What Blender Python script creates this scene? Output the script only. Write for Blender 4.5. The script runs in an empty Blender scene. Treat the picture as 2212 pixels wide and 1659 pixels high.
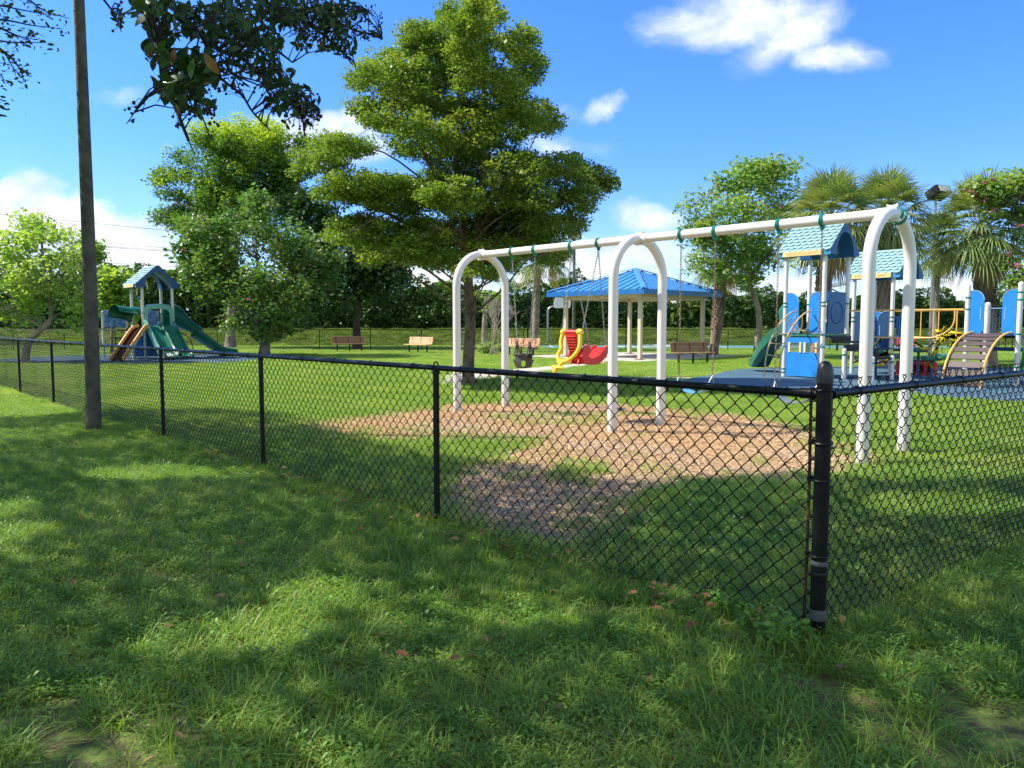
import bpy, math, random
import numpy as np
from mathutils import Vector, Matrix
R=math.radians
random.seed(7); RNG=np.random.default_rng(7)
scene=bpy.context.scene; COL=scene.collection
# ------------------------------------------------------------------ camera
CAMH=1.55; PITCH=R(4.46); F=1661.0; CX,CY=1106.0,829.5
cam=bpy.data.cameras.new('camera'); cam.sensor_width=36; cam.lens=36*F/2212; cam.clip_start=.05; cam.clip_end=3000
camo=bpy.data.objects.new('camera',cam); COL.objects.link(camo); camo.location=(0,0,CAMH); camo.rotation_euler=(math.pi/2-PITCH,0,0)
scene.camera=camo
cp,sp=math.cos(PITCH),math.sin(PITCH)
def ray(x,y):
    a=(x-CX)/F; b=-(y-CY)/F
    return (a, cp+b*sp, b*cp-sp)
def G(x,y,z=0.0):
    d=ray(x,y); t=(z-CAMH)/d[2]; return (d[0]*t,d[1]*t,z)
def at(x,y,Y):
    d=ray(x,y); t=Y/d[1]; return (d[0]*t,Y,CAMH+d[2]*t)
# ------------------------------------------------------------------ light
SUN_EL=R(49); SHX,SHY=1.0,-.12          # shadows fall towards (SHX,SHY)
sl=math.hypot(SHX,SHY); SHX/=sl; SHY/=sl
tosun=Vector((-SHX*math.cos(SUN_EL),-SHY*math.cos(SUN_EL),math.sin(SUN_EL)))
sun=bpy.data.lights.new('sun','SUN'); sun.energy=3.7; sun.angle=R(.53); sun.color=(1,.93,.82)
suno=bpy.data.objects.new('sun',sun); COL.objects.link(suno); suno.rotation_euler=tosun.to_track_quat('Z','Y').to_euler(); suno.location=(-30,0,30)
vs=scene.view_settings; vs.view_transform='Standard'; vs.look='None'; vs.exposure=1.2; vs.gamma=1
class N:
    def __init__(s,t): s.t=t; s.n=t.nodes; s.l=t.links
    def __call__(s,typ,ins=None,**kw):
        n=s.n.new(typ)
        for k,v in kw.items(): setattr(n,k,v)
        for k,v in (ins or {}).items():
            if isinstance(v,bpy.types.NodeSocket): s.l.new(v,n.inputs[k])
            else: n.inputs[k].default_value=v
        return n
    def math(s,op,a,b=0,c=None,clamp=False):
        n=s.n.new('ShaderNodeMath'); n.operation=op; n.use_clamp=clamp
        for i,v in enumerate((a,b,c)):
            if v is None: continue
            if isinstance(v,bpy.types.NodeSocket): s.l.new(v,n.inputs[i])
            else: n.inputs[i].default_value=v
        return n.outputs[0]
    def mix(s,f,a,b,bt='MIX'):
        n=s.n.new('ShaderNodeMix'); n.data_type='RGBA'; n.blend_type=bt
        for i,v in ((0,f),(6,a),(7,b)):
            if isinstance(v,bpy.types.NodeSocket): s.l.new(v,n.inputs[i])
            else: n.inputs[i].default_value=v if i==0 else (tuple(v)+(1,) if len(v)==3 else v)
        return n.outputs[2]
    def sstep(s,v,a,b):
        n=s.n.new('ShaderNodeMapRange'); n.interpolation_type='SMOOTHSTEP'
        s.l.new(v,n.inputs[0]); n.inputs[1].default_value=a; n.inputs[2].default_value=b
        return n.outputs[0]
world=bpy.data.worlds.new('World'); scene.world=world; world.use_nodes=True
w=N(world.node_tree); w.n.clear()
sky=w('ShaderNodeTexSky',sky_type='NISHITA'); sky.sun_disc=False; sky.sun_elevation=SUN_EL
sky.sun_rotation=math.atan2(tosun.x,tosun.y); sky.altitude=0; sky.air_density=1.0; sky.dust_density=.15; sky.ozone_density=3.0
tc=w('ShaderNodeTexCoord'); sep=w('ShaderNodeSeparateXYZ',{0:tc.outputs['Generated']})
yy=w.math('MAXIMUM',sep.outputs[1],.05)
U0=w.math('DIVIDE',sep.outputs[0],yy); V0=w.math('DIVIDE',sep.outputs[2],yy)
wn=w('ShaderNodeTexNoise',{'Vector':w('ShaderNodeCombineXYZ',{0:U0,1:V0,2:7.7}).outputs[0],'Scale':5.0,'Detail':6.0,'Roughness':.6}); ws=w('ShaderNodeSeparateColor',{0:wn.outputs['Color']})
U=w.math('ADD',U0,w.math('MULTIPLY',w.math('SUBTRACT',ws.outputs[0],.5),.13)); V=w.math('ADD',V0,w.math('MULTIPLY',w.math('SUBTRACT',ws.outputs[1],.5),.075))
def uv(x,y): d=ray(x,y); return d[0]/d[1],d[2]/d[1]
CL=[(60,500,200,105,.0,1.25),(230,545,190,75,.15,1.2),(370,585,160,40,.1,1.0),(30,420,110,60,.3,1.0),
    (1590,45,175,60,.15,.62),(1500,50,110,50,.0,.5),(1720,85,160,60,.45,.58),(1830,125,115,45,.15,.55),(1650,10,190,55,0,.55),
    (1215,240,50,28,.2,.45),(1310,235,65,26,.4,.45),(1220,315,110,38,-.1,.38),(1390,470,100,42,-.05,.75),(1330,500,60,30,0,.4),
    (620,290,190,45,.1,1.0),(770,280,90,50,.5,.65),(730,330,120,50,0,.7),(1330,555,220,60,0,1.0),(1240,600,280,45,0,.95),(940,610,220,34,0,.9),
    (1650,620,240,40,0,.8),(2050,640,300,50,0,.7),(1900,600,150,30,0,.3),(230,210,60,14,.1,.15),(60,190,60,20,-.2,.12),(2300,590,160,60,0,.4),
    (-350,430,300,140,0,1.1),(2700,350,250,60,.2,.6)]
nz=w('ShaderNodeTexNoise',{'Vector':w('ShaderNodeCombineXYZ',{0:U,1:w.math('MULTIPLY',V,1.35)}).outputs[0],'Scale':9.0,'Detail':9.0,'Roughness':.58,'Distortion':.25})
nz2=w('ShaderNodeTexNoise',{'Vector':w('ShaderNodeCombineXYZ',{0:U,1:V,2:3.1}).outputs[0],'Scale':3.2,'Detail':4.0})
dens=None; 
for (x,y,rx,ry,tilt,amt) in CL:
    u0,v0=uv(x,y); a=rx/F; b=ry/F; c,s_=math.cos(-tilt),math.sin(-tilt)
    du=w.math('SUBTRACT',U,u0); dv=w.math('SUBTRACT',V,v0)
    p=w.math('ADD',w.math('MULTIPLY',du,c/a),w.math('MULTIPLY',dv,-s_/a)); q=w.math('ADD',w.math('MULTIPLY',du,s_/b),w.math('MULTIPLY',dv,c/b))
    r2=w.math('ADD',w.math('MULTIPLY',p,p),w.math('MULTIPLY',q,q))
    m=w.math('MULTIPLY',w.math('SUBTRACT',1.15,r2),amt)
    dens=m if dens is None else w.math('MAXIMUM',dens,m)
dn=w.math('ADD',dens,w.math('MULTIPLY',w.math('SUBTRACT',nz.outputs[0],.5),2.0))
dn=w.math('MULTIPLY',w.sstep(dn,-.05,1.25),w.sstep(dens,-.7,.45))
hz=w.sstep(sep.outputs[2],.22,-.02)          # low pale haze cloud
dn=w.math('MAXIMUM',dn,w.math('MULTIPLY',w.math('MULTIPLY',hz,w.sstep(nz2.outputs[0],.3,.7)),.38))
dn=w.math('MULTIPLY',dn,w.sstep(sep.outputs[1],.02,.2))
nb=w('ShaderNodeTexNoise',{'Vector':tc.outputs['Generated'],'Scale':2.6,'Detail':7.0,'Roughness':.6})      # broken cloud added behind the camera to brighten the shade
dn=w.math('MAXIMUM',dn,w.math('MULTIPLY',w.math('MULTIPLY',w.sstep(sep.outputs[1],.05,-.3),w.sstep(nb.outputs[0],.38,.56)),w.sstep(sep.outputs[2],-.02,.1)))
hs=w('ShaderNodeHueSaturation',{'Saturation':1.22,'Value':1.0,'Color':sky.outputs[0]})
shade=w.mix(w.sstep(nz.outputs[0],.3,.65),(2.3,2.6,3.3),(3.8,3.85,3.95))
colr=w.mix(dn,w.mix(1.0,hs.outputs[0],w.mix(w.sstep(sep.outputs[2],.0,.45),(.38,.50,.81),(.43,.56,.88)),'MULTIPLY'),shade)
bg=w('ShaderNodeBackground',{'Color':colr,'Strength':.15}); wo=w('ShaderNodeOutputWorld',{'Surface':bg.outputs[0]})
# ------------------------------------------------------------------ materials
MATS={}
def mat(name,col,rough=.55,var=.12,vs_=6.0,col2=None,bump=0,bs=60,metal=0,spec=.5,fine=0,trans=0,rand=None,coat=0,detail=5):
    if name in MATS: return MATS[name]
    m=bpy.data.materials.new(name); m.use_nodes=True; k=N(m.node_tree); k.n.clear()
    geo=k('ShaderNodeNewGeometry'); tcn=k('ShaderNodeTexCoord')
    nn=k('ShaderNodeTexNoise',{'Vector':tcn.outputs['Object'],'Scale':vs_,'Detail':float(detail),'Roughness':.6})
    c2=col2 or tuple(c*(1-3*var) for c in col)
    f=k.sstep(nn.outputs[0],.35,.68)
    c=k.mix(f,col,c2)
    if fine:
        n2=k('ShaderNodeTexNoise',{'Vector':tcn.outputs['Object'],'Scale':vs_*14,'Detail':3.0})
        c=k.mix(k.math('MULTIPLY',k.sstep(n2.outputs[0],.4,.7),fine),c,tuple(x*.55 for x in col))
    if rand:
        c=k.mix(k.math('MULTIPLY',geo.outputs['Random Per Island'],1.0),c,rand)
    b=k('ShaderNodeBsdfPrincipled',{'Base Color':c,'Roughness':rough,'Metallic':metal,'Specular IOR Level':spec,'Coat Weight':coat})
    if bump:
        n3=k('ShaderNodeTexNoise',{'Vector':tcn.outputs['Object'],'Scale':float(bs),'Detail':6.0})
        bp=k('ShaderNodeBump',{'Strength':bump,'Distance':.02,'Height':n3.outputs[0]}); k.l.new(bp.outputs[0],b.inputs['Normal'])
    out=k('ShaderNodeOutputMaterial')
    if trans:
        t=k('ShaderNodeBsdfTranslucent',{'Color':k.mix(1.0,c,(1.25,1.35,.55),'MULTIPLY')})
        mx=k('ShaderNodeMixShader',{0:trans,1:b.outputs[0],2:t.outputs[0]}); k.l.new(mx.outputs[0],out.inputs[0])
    else: k.l.new(b.outputs[0],out.inputs[0])
    MATS[name]=m; return m
def leafmat(name,a,b,c,trans=.35,rough=.5,scale=.9,tt=(1.25,1.35,.5)):
    """foliage: a..b by island, patches of c by position"""
    m=bpy.data.materials.new(name); m.use_nodes=True; k=N(m.node_tree); k.n.clear()
    geo=k('ShaderNodeNewGeometry'); tcn=k('ShaderNodeTexCoord')
    nn=k('ShaderNodeTexNoise',{'Vector':geo.outputs['Position'],'Scale':scale,'Detail':3.0})
    col=k.mix(geo.outputs['Random Per Island'],a,b)
    col=k.mix(k.math('MULTIPLY',k.sstep(nn.outputs[0],.45,.66),.7),col,c)
    bs=k('ShaderNodeBsdfPrincipled',{'Base Color':col,'Roughness':rough,'Specular IOR Level':.4})
    t=k('ShaderNodeBsdfTranslucent',{'Color':k.mix(1.0,col,tt,'MULTIPLY')})
    mx=k('ShaderNodeMixShader',{0:trans,1:bs.outputs[0],2:t.outputs[0]}); k('ShaderNodeOutputMaterial',{0:mx.outputs[0]})
    return m
WHITE=mat('white_paint',(.76,.75,.71),.38,.03,3,col2=(.68,.67,.61),bump=.02,bs=8,coat=.15,fine=.22)
BLUEP=mat('blue_plastic',(.012,.20,.60),.38,.05,4,col2=(.02,.23,.62),bump=.03,bs=120)
BLUED=mat('faded_blue_plastic',(.05,.2,.55),.5,.05,9,col2=(.35,.5,.72))
ROOFL=mat('pale_blue_plastic',(.24,.40,.41),.55,.05,5,col2=(.20,.36,.38))
ROOFE=mat('mid_blue_plastic',(.04,.24,.42),.45,.05,5)
ROOFD=mat('deep_blue_plastic',(.006,.085,.24),.45,.05,5)
GREENP=mat('green_plastic',(.005,.12,.075),.3,.06,4,col2=(.015,.155,.105),coat=.3)
GREENL=mat('pale_green_plastic',(.17,.45,.36),.4,.06,4)
CLAMP=mat('green_clamp',(.0,.22,.16),.4,.05,8)
YELL=mat('yellow_plastic',(.86,.58,.02),.4,.04,8,col2=(.9,.64,.05))
YRAIL=mat('orange_yellow_paint',(.80,.44,.10),.4,.06,9,col2=(.72,.38,.09))
TANR=mat('tan_paint',(.62,.42,.20),.45,.08,9)
CREAM=mat('cream_yellow',(.86,.60,.25),.5,.03,8)
REDP=mat('red_plastic',(.62,.012,.012),.38,.05,7,col2=(.55,.03,.02),coat=.1)
REDD=mat('dull_red_plastic',(.42,.03,.02),.5,.05,7)
BLACK=mat('black_vinyl',(.005,.005,.006),.42,.05,20,col2=(.009,.009,.009),spec=.28)
BLACKW=mat('black_worn_paint',(.004,.0045,.005),.42,.05,9,col2=(.009,.009,.009),spec=.2,bump=.15,bs=90)
RUST=mat('rusty_bar',(.10,.038,.016),.9,.1,30,col2=(.02,.014,.012),bump=.3,bs=200)
TAPE=mat('grey_tape',(.09,.092,.095),.7,.1,40)
RUSTC=mat('rusty_chain',(.30,.15,.08),.7,.1,40,col2=(.38,.32,.27),metal=.3)
STEEL=mat('galvanised_steel',(.42,.43,.42),.4,.1,30,metal=.7)
RUBBER=mat('dark_rubber',(.085,.075,.07),.6,.1,20)
BLUEB=mat('blue_belt',(.12,.35,.6),.5,.05,8)
BLUEG=mat('blue_rubber_surface',(.045,.105,.15),.9,.08,1.4,col2=(.065,.135,.18),bump=.5,bs=120,fine=.35)
CONC=mat('concrete',(.50,.45,.36),.9,.05,2,bump=.25,bs=40,fine=.15)
BEIGE=mat('cream_column_paint',(.62,.54,.38),.6,.03,3)
METR=mat('blue_metal_roof',(.05,.235,.55),.36,.05,1.5,col2=(.065,.26,.58),coat=.2)
METD=mat('blue_metal_trim',(.02,.15,.42),.32,.04,2)
WOODL=mat('orange_recycled_plank',(.80,.46,.26),.65,.06,8,col2=(.74,.42,.23),bump=.15)
WOODS=mat('shaded_recycled_plank',(.30,.155,.08),.65,.06,8,col2=(.25,.13,.065),bump=.15)  # darker copy of the bench plank, with the benches' shade in its colour
PLANKD=mat('dark_brown_plank',(.085,.06,.05),.6,.08,8,bump=.2)
POLE=mat('weathered_pole',(.13,.12,.085),.85,.12,5,col2=(.055,.055,.045),bump=.5,bs=30,fine=.4)
BARK=mat('grey_brown_bark',(.21,.15,.10),.95,.1,3.5,col2=(.08,.055,.04),bump=1.0,bs=22,fine=.5)
BARKG=mat('grey_bark',(.32,.27,.21),.95,.1,3,col2=(.16,.13,.1),bump=.8,bs=18,fine=.4)
BARKD=mat('dark_bark',(.07,.055,.04),.95,.1,6,bump=.8,bs=40)
TWIG=mat('dark_twig',(.03,.024,.018),.9,.1,10)
BOOT=mat('palm_boots',(.20,.15,.10),.95,.12,3,col2=(.36,.27,.18),bump=1.0,bs=14,fine=.6)
DEADT=mat('dry_twig',(.42,.36,.28),.9,.08,8)
TILE=mat('tan_roof_tile',(.50,.33,.22),.85,.08,2,bump=.3)
STUCCO=mat('cream_stucco',(.6,.52,.4),.9,.04,1,bump=.2)
DARKB=mat('dark_board',(.02,.02,.022),.6,.05,8)  # near-black paint of the solar lamp post and arm
COURT=mat('court_green',(.07,.22,.19),.9,.06,.7,col2=(.09,.26,.23),fine=.2)
COURTL=mat('court_line_white',(.5,.55,.55),.9,.05,3)
GLASSY=mat('lamp_lens',(.62,.62,.45),.25,.05,8)
# ------------------------------------------------------------------ mesh helpers
class MB:
    def __init__(s): s.v=[]; s.f=[]
    def add(s,vs,fs):
        o=len(s.v); s.v.extend([tuple(v) for v in vs]); s.f.extend([tuple(i+o for i in f) for f in fs]); return s
    def box(s,c,d,rz=0,rx=0,ry=0,bev=0.0):
        x,y,z=d[0]/2,d[1]/2,d[2]/2
        M=Matrix.Translation(c)@Matrix.Rotation(rz,4,'Z')@Matrix.Rotation(ry,4,'Y')@Matrix.Rotation(rx,4,'X')
        if bev>0:
            b=min(bev,x*.9,y*.9,z*.9); P=[]
            lv=[(-z,b),(-z+b,0),(z-b,0),(z,b)]
            for zz,i in lv:
                xx,yy_=x-i,y-i
                for (a,b2) in ((-1,-1),(1,-1),(1,1),(-1,1)):
                    if a*b2>0: P+= [(a*xx,b2*(yy_-b) ,zz),(a*(xx-b),b2*yy_,zz)] 
                    else: P+= [(a*(xx-b),b2*yy_,zz),(a*xx,b2*(yy_-b),zz)]
            fs=[]
            for l in range(3):
                for i in range(8): fs.append((l*8+i,l*8+(i+1)%8,(l+1)*8+(i+1)%8,(l+1)*8+i))
            fs.append(tuple(range(7,-1,-1))); fs.append(tuple(range(24,32)))
            return s.add([M@Vector(p) for p in P],fs)
        P=[M@Vector((a*x,b*y,c_*z)) for c_ in (-1,1) for (a,b) in ((-1,-1),(1,-1),(1,1),(-1,1))]
        return s.add(P,[(3,2,1,0),(4,5,6,7),(0,1,5,4),(1,2,6,5),(2,3,7,6),(3,0,4,7)])
    def tube(s,pts,r,n=8,cap=True,closed=False,flat=1.0):
        pts=[Vector(p) for p in pts]; m=len(pts)
        rr=r if isinstance(r,(list,tuple)) else [r]*m
        T=[]
        for i in range(m):
            if closed: t=pts[(i+1)%m]-pts[i-1]
            else: t=pts[min(i+1,m-1)]-pts[max(i-1,0)]
            T.append(t.normalized() if t.length>1e-9 else Vector((0,0,1)))
        up=Vector((0,0,1)) if abs(T[0].z)<.9 else Vector((1,0,0))
        a=T[0].cross(up).normalized(); P=[]
        for i in range(m):
            a=(a-T[i]*a.dot(T[i]))
            a=a.normalized() if a.length>1e-6 else T[i].orthogonal().normalized()
            b=T[i].cross(a)
            for k in range(n):
                q=2*math.pi*k/n; P.append(pts[i]+(a*math.cos(q)+b*math.sin(q)*flat)*rr[i])
        fs=[]
        for i in range(m if closed else m-1):
            j=(i+1)%m
            for k in range(n): fs.append((i*n+k,i*n+(k+1)%n,j*n+(k+1)%n,j*n+k))
        if cap and not closed: fs.append(tuple(range(n-1,-1,-1))); fs.append(tuple((m-1)*n+k for k in range(n)))
        return s.add(P,fs)
    def cyl(s,a,b,r,r2=None,n=16): return s.tube([a,b],[r,r if r2 is None else r2],n)
    def lathe(s,prof,c=(0,0,0),n=20):
        P=[];fs=[]
        for (r,z) in prof:
            for k in range(n): q=2*math.pi*k/n; P.append((c[0]+r*math.cos(q),c[1]+r*math.sin(q),c[2]+z))
        for i in range(len(prof)-1):
            for k in range(n): fs.append((i*n+k,i*n+(k+1)%n,(i+1)*n+(k+1)%n,(i+1)*n+k))
        fs.append(tuple(range(n-1,-1,-1))); fs.append(tuple((len(prof)-1)*n+k for k in range(n)))
        return s.add(P,fs)
    def prism(s,poly,o,ux,uy,un,t):
        """polygon in plane (ux,uy) at o, extruded +-t/2 along un"""
        o=Vector(o);ux=Vector(ux);uy=Vector(uy);un=Vector(un);n=len(poly)
        P=[o+ux*a+uy*b-un*t/2 for a,b in poly]+[o+ux*a+uy*b+un*t/2 for a,b in poly]
        fs=[tuple(range(n-1,-1,-1)),tuple(range(n,2*n))]+[(i,(i+1)%n,n+(i+1)%n,n+i) for i in range(n)]
        return s.add(P,fs)
    def sweep(s,path,prof,side=None,scales=None,cap=True):
        pts=[Vector(p) for p in path]; m=len(pts); n=len(prof); P=[]
        for i in range(m):
            t=(pts[min(i+1,m-1)]-pts[max(i-1,0)]).normalized()
            sd=Vector(side) if side is not None else t.cross(Vector((0,0,1))).normalized()
            up=sd.cross(t).normalized(); k=scales[i] if scales else (1,1)
            for (a,b) in prof: P.append(pts[i]+sd*a*k[0]+up*b*k[1])
        fs=[]
        for i in range(m-1):
            for k in range(n): fs.append((i*n+k,i*n+(k+1)%n,(i+1)*n+(k+1)%n,(i+1)*n+k))
        if cap:
            h=n//2
            for off in (0,(m-1)*n):
                for k in range(h-1): fs.append((off+k,off+k+1,off+n-2-k,off+n-1-k))
        return s.add(P,fs)
    def ball(s,c,r,n=8,m=6,sc=(1,1,1)):
        P=[];fs=[]
        for i in range(1,m):
            t=math.pi*i/m
            for k in range(n): q=2*math.pi*k/n; P.append((c[0]+r*sc[0]*math.sin(t)*math.cos(q),c[1]+r*sc[1]*math.sin(t)*math.sin(q),c[2]+r*sc[2]*math.cos(t)))
        for i in range(m-2):
            for k in range(n): fs.append((i*n+k,(i+1)*n+k,(i+1)*n+(k+1)%n,i*n+(k+1)%n))
        P+=[(c[0],c[1],c[2]+r*sc[2]),(c[0],c[1],c[2]-r*sc[2])]; a=len(P)-2
        for k in range(n): fs.append((a,k,(k+1)%n)); fs.append((a+1,(m-2)*n+(k+1)%n,(m-2)*n+k))
        return s.add(P,fs)
    def torus(s,c,ax,r,rt,n=16,m=6,sx=1.0,roll=None):
        ax=Vector(ax).normalized(); a=(Vector(roll) if roll is not None else ax.orthogonal()); a=(a-ax*a.dot(ax)).normalized(); b=ax.cross(a)
        return s.tube([Vector(c)+a*math.cos(2*math.pi*k/n)*r*sx+b*math.sin(2*math.pi*k/n)*r for k in range(n)],rt,m,closed=True)
    def mesh(s,name,smooth=True,ang=35):
        me=bpy.data.meshes.new(name); me.from_pydata(s.v,[],s.f); me.update()
        if smooth:
            me.polygons.foreach_set('use_smooth',[True]*len(me.polygons))
            try: me.set_sharp_from_angle(angle=R(ang))
            except Exception: pass
        return me
def np_mesh(name,V,Q,smooth=False):
    """V (n,3), Q (m,k) face index array with constant k"""
    V=np.ascontiguousarray(V,dtype=np.float32); Q=np.ascontiguousarray(Q,dtype=np.int32)
    me=bpy.data.meshes.new(name); me.vertices.add(len(V)); me.vertices.foreach_set('co',V.ravel())
    m,k=Q.shape; me.loops.add(m*k); me.loops.foreach_set('vertex_index',Q.ravel())
    me.polygons.add(m); me.polygons.foreach_set('loop_start',np.arange(0,m*k,k,dtype=np.int32))
    if smooth: me.polygons.foreach_set('use_smooth',np.ones(m,dtype=bool))
    me.update(calc_edges=True); return me
WM={}
def empty_thing(name,label,cat,loc=(0,0,0),rz=0,group=None):
    o=bpy.data.objects.new(name,None); o.empty_display_size=.2; COL.objects.link(o); o.location=loc; o.rotation_euler=(0,0,rz)
    o['label']=label; o['category']=cat
    if group: o['group']=group
    WM[o.name]=Matrix.Translation(loc)@Matrix.Rotation(rz,4,'Z'); return o
def link(name,me,m,parent=None,world=False,label=None):
    if isinstance(me,MB): me=me.mesh(name)
    o=bpy.data.objects.new(name,me); COL.objects.link(o)
    if m is not None and not me.materials: me.materials.append(m)
    if parent is not None:
        o.parent=parent
        if world: o.matrix_parent_inverse=WM[parent.name].inverted(); WM[o.name]=Matrix.Identity(4)
        else: WM[o.name]=WM[parent.name]
    else: WM[o.name]=Matrix.Identity(4)
    if label: o['label']=label
    return o
def tag(o,label=None,cat=None,group=None,kind=None):
    for k,v in (('label',label),('category',cat),('group',group),('kind',kind)):
        if v: o[k]=v
    return o
def dup(o,loc=None,rz=None,label=None,group=None,parent=None):
    c=o.copy(); COL.objects.link(c)
    if parent is not None: c.parent=parent
    if loc is not None: c.location=loc
    if rz is not None: c.rotation_euler=(0,0,rz)
    if label: c['label']=label
    if group: c['group']=group
    for ch in list(o.children): dup(ch,parent=c)
    return c
def inpoly(px,py,poly):
    px=np.asarray(px);py=np.asarray(py); ins=np.zeros(px.shape,bool); n=len(poly)
    for i in range(n):
        x1,y1=poly[i][:2]; x2,y2=poly[(i+1)%n][:2]
        c=((y1>py)!=(y2>py))&(px<(x2-x1)*(py-y1)/((y2-y1) if abs(y2-y1)>1e-9 else 1e-9)+x1); ins^=c
    return ins
def vnoise(x,y,s,seed=0):
    """cheap smooth value noise"""
    x=np.asarray(x)*s; y=np.asarray(y)*s; xi=np.floor(x).astype(np.int64); yi=np.floor(y).astype(np.int64); fx=x-xi; fy=y-yi
    def h(a,b):
        v=(a*374761393+b*668265263+seed*974634777)&0xffffffff; v=((v^(v>>13))*1274126177)&0xffffffff; return ((v^(v>>16))&0xffff)/65535.
    fx=fx*fx*(3-2*fx); fy=fy*fy*(3-2*fy)
    return (h(xi,yi)*(1-fx)+h(xi+1,yi)*fx)*(1-fy)+(h(xi,yi+1)*(1-fx)+h(xi+1,yi+1)*fx)*fy
def smooth_poly(poly,n=6,jit=0.0,seed=1):
    rr=random.Random(seed); out=[]; m=len(poly)
    for i in range(m):
        p0,p1,p2,p3=[Vector(poly[(i+k)%m][:2]) for k in (-1,0,1,2)]
        for k in range(n):
            t=k/n; q=.5*((2*p1)+(-p0+p2)*t+(2*p0-5*p1+4*p2-p3)*t*t+(-p0+3*p1-3*p2+p3)*t*t*t)
            out.append((q.x+rr.uniform(-jit,jit),q.y+rr.uniform(-jit,jit)))
    return out
def spline(pts,n=6):
    P=[Vector(p) for p in pts]; out=[]
    for i in range(len(P)-1):
        p0=P[max(i-1,0)];p1=P[i];p2=P[i+1];p3=P[min(i+2,len(P)-1)]
        for k in range(n):
            t=k/n; out.append(.5*((2*p1)+(-p0+p2)*t+(2*p0-5*p1+4*p2-p3)*t*t+(-p0+3*p1-3*p2+p3)*t*t*t))
    out.append(P[-1]); return out
def sheet(poly,z0,z1,name,m,skirt=True):
    mb=MB(); n=len(poly)
    c=(sum(p[0] for p in poly)/n,sum(p[1] for p in poly)/n)
    mb.add([(p[0],p[1],z1) for p in poly],[tuple(range(n))])
    if skirt: mb.add([(p[0],p[1],z1) for p in poly]+[(p[0],p[1],z0) for p in poly],[(i,n+i,n+(i+1)%n,(i+1)%n) for i in range(n)])
    return link(name,mb.mesh(name,smooth=False),m)
# ================================================================== SETTING
def gz(x,y):
    x=np.asarray(x,dtype=float); y=np.asarray(y,dtype=float)
    t=np.clip((y-54.5)/5.5,0,1); t=t*t*(3-2*t)
    return t*(1.05+.12*(vnoise(x,y,.25,3)-.5))
ys=np.unique(np.concatenate([np.linspace(-30,50,41),np.linspace(50,66,33),np.linspace(66,120,12),np.array([200,400,900.])]))
xs=np.unique(np.concatenate([np.linspace(-70,80,76),np.array([-900,-400,-150,160,400,900.])]))
XX,YY=np.meshgrid(xs,ys); ZZ=gz(XX,YY)
nx=len(xs); V=np.stack([XX.ravel(),YY.ravel(),ZZ.ravel()],1)
idx=np.arange(len(V)).reshape(XX.shape); Q=np.stack([idx[:-1,:-1].ravel(),idx[:-1,1:].ravel(),idx[1:,1:].ravel(),idx[1:,:-1].ravel()],1)
def ground_mat():
    m=bpy.data.materials.new('lawn_soil'); m.use_nodes=True; k=N(m.node_tree); k.n.clear()
    g=k('ShaderNodeNewGeometry'); P=g.outputs['Position']
    def no(s,d=4.,r=.6): return k('ShaderNodeTexNoise',{'Vector':P,'Scale':s,'Detail':d,'Roughness':r}).outputs[0]
    c=k.mix(k.sstep(no(35.,5.),.35,.7),(.12,.18,.04),(.19,.26,.06))
    c=k.mix(k.math('MULTIPLY',k.sstep(no(.35),.4,.7),.5),c,(.24,.29,.08))
    soil=k.mix(k.sstep(no(60.,3.),.3,.7),(.10,.066,.045),(.17,.125,.09))
    c=k.mix(k.math('MULTIPLY',k.sstep(no(9.,5.),.45,.6),.75),c,soil)
    b=k('ShaderNodeBsdfPrincipled',{'Base Color':c,'Roughness':.95,'Specular IOR Level':.2})
    bp=k('ShaderNodeBump',{'Strength':.8,'Distance':.04,'Height':no(28.,6.)}); k.l.new(bp.outputs[0],b.inputs['Normal'])
    k('ShaderNodeOutputMaterial',{0:b.outputs[0]}); return m
SOIL=ground_mat()
tag(link('ground',np_mesh('ground',V,Q,True),SOIL),kind='structure')
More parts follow.
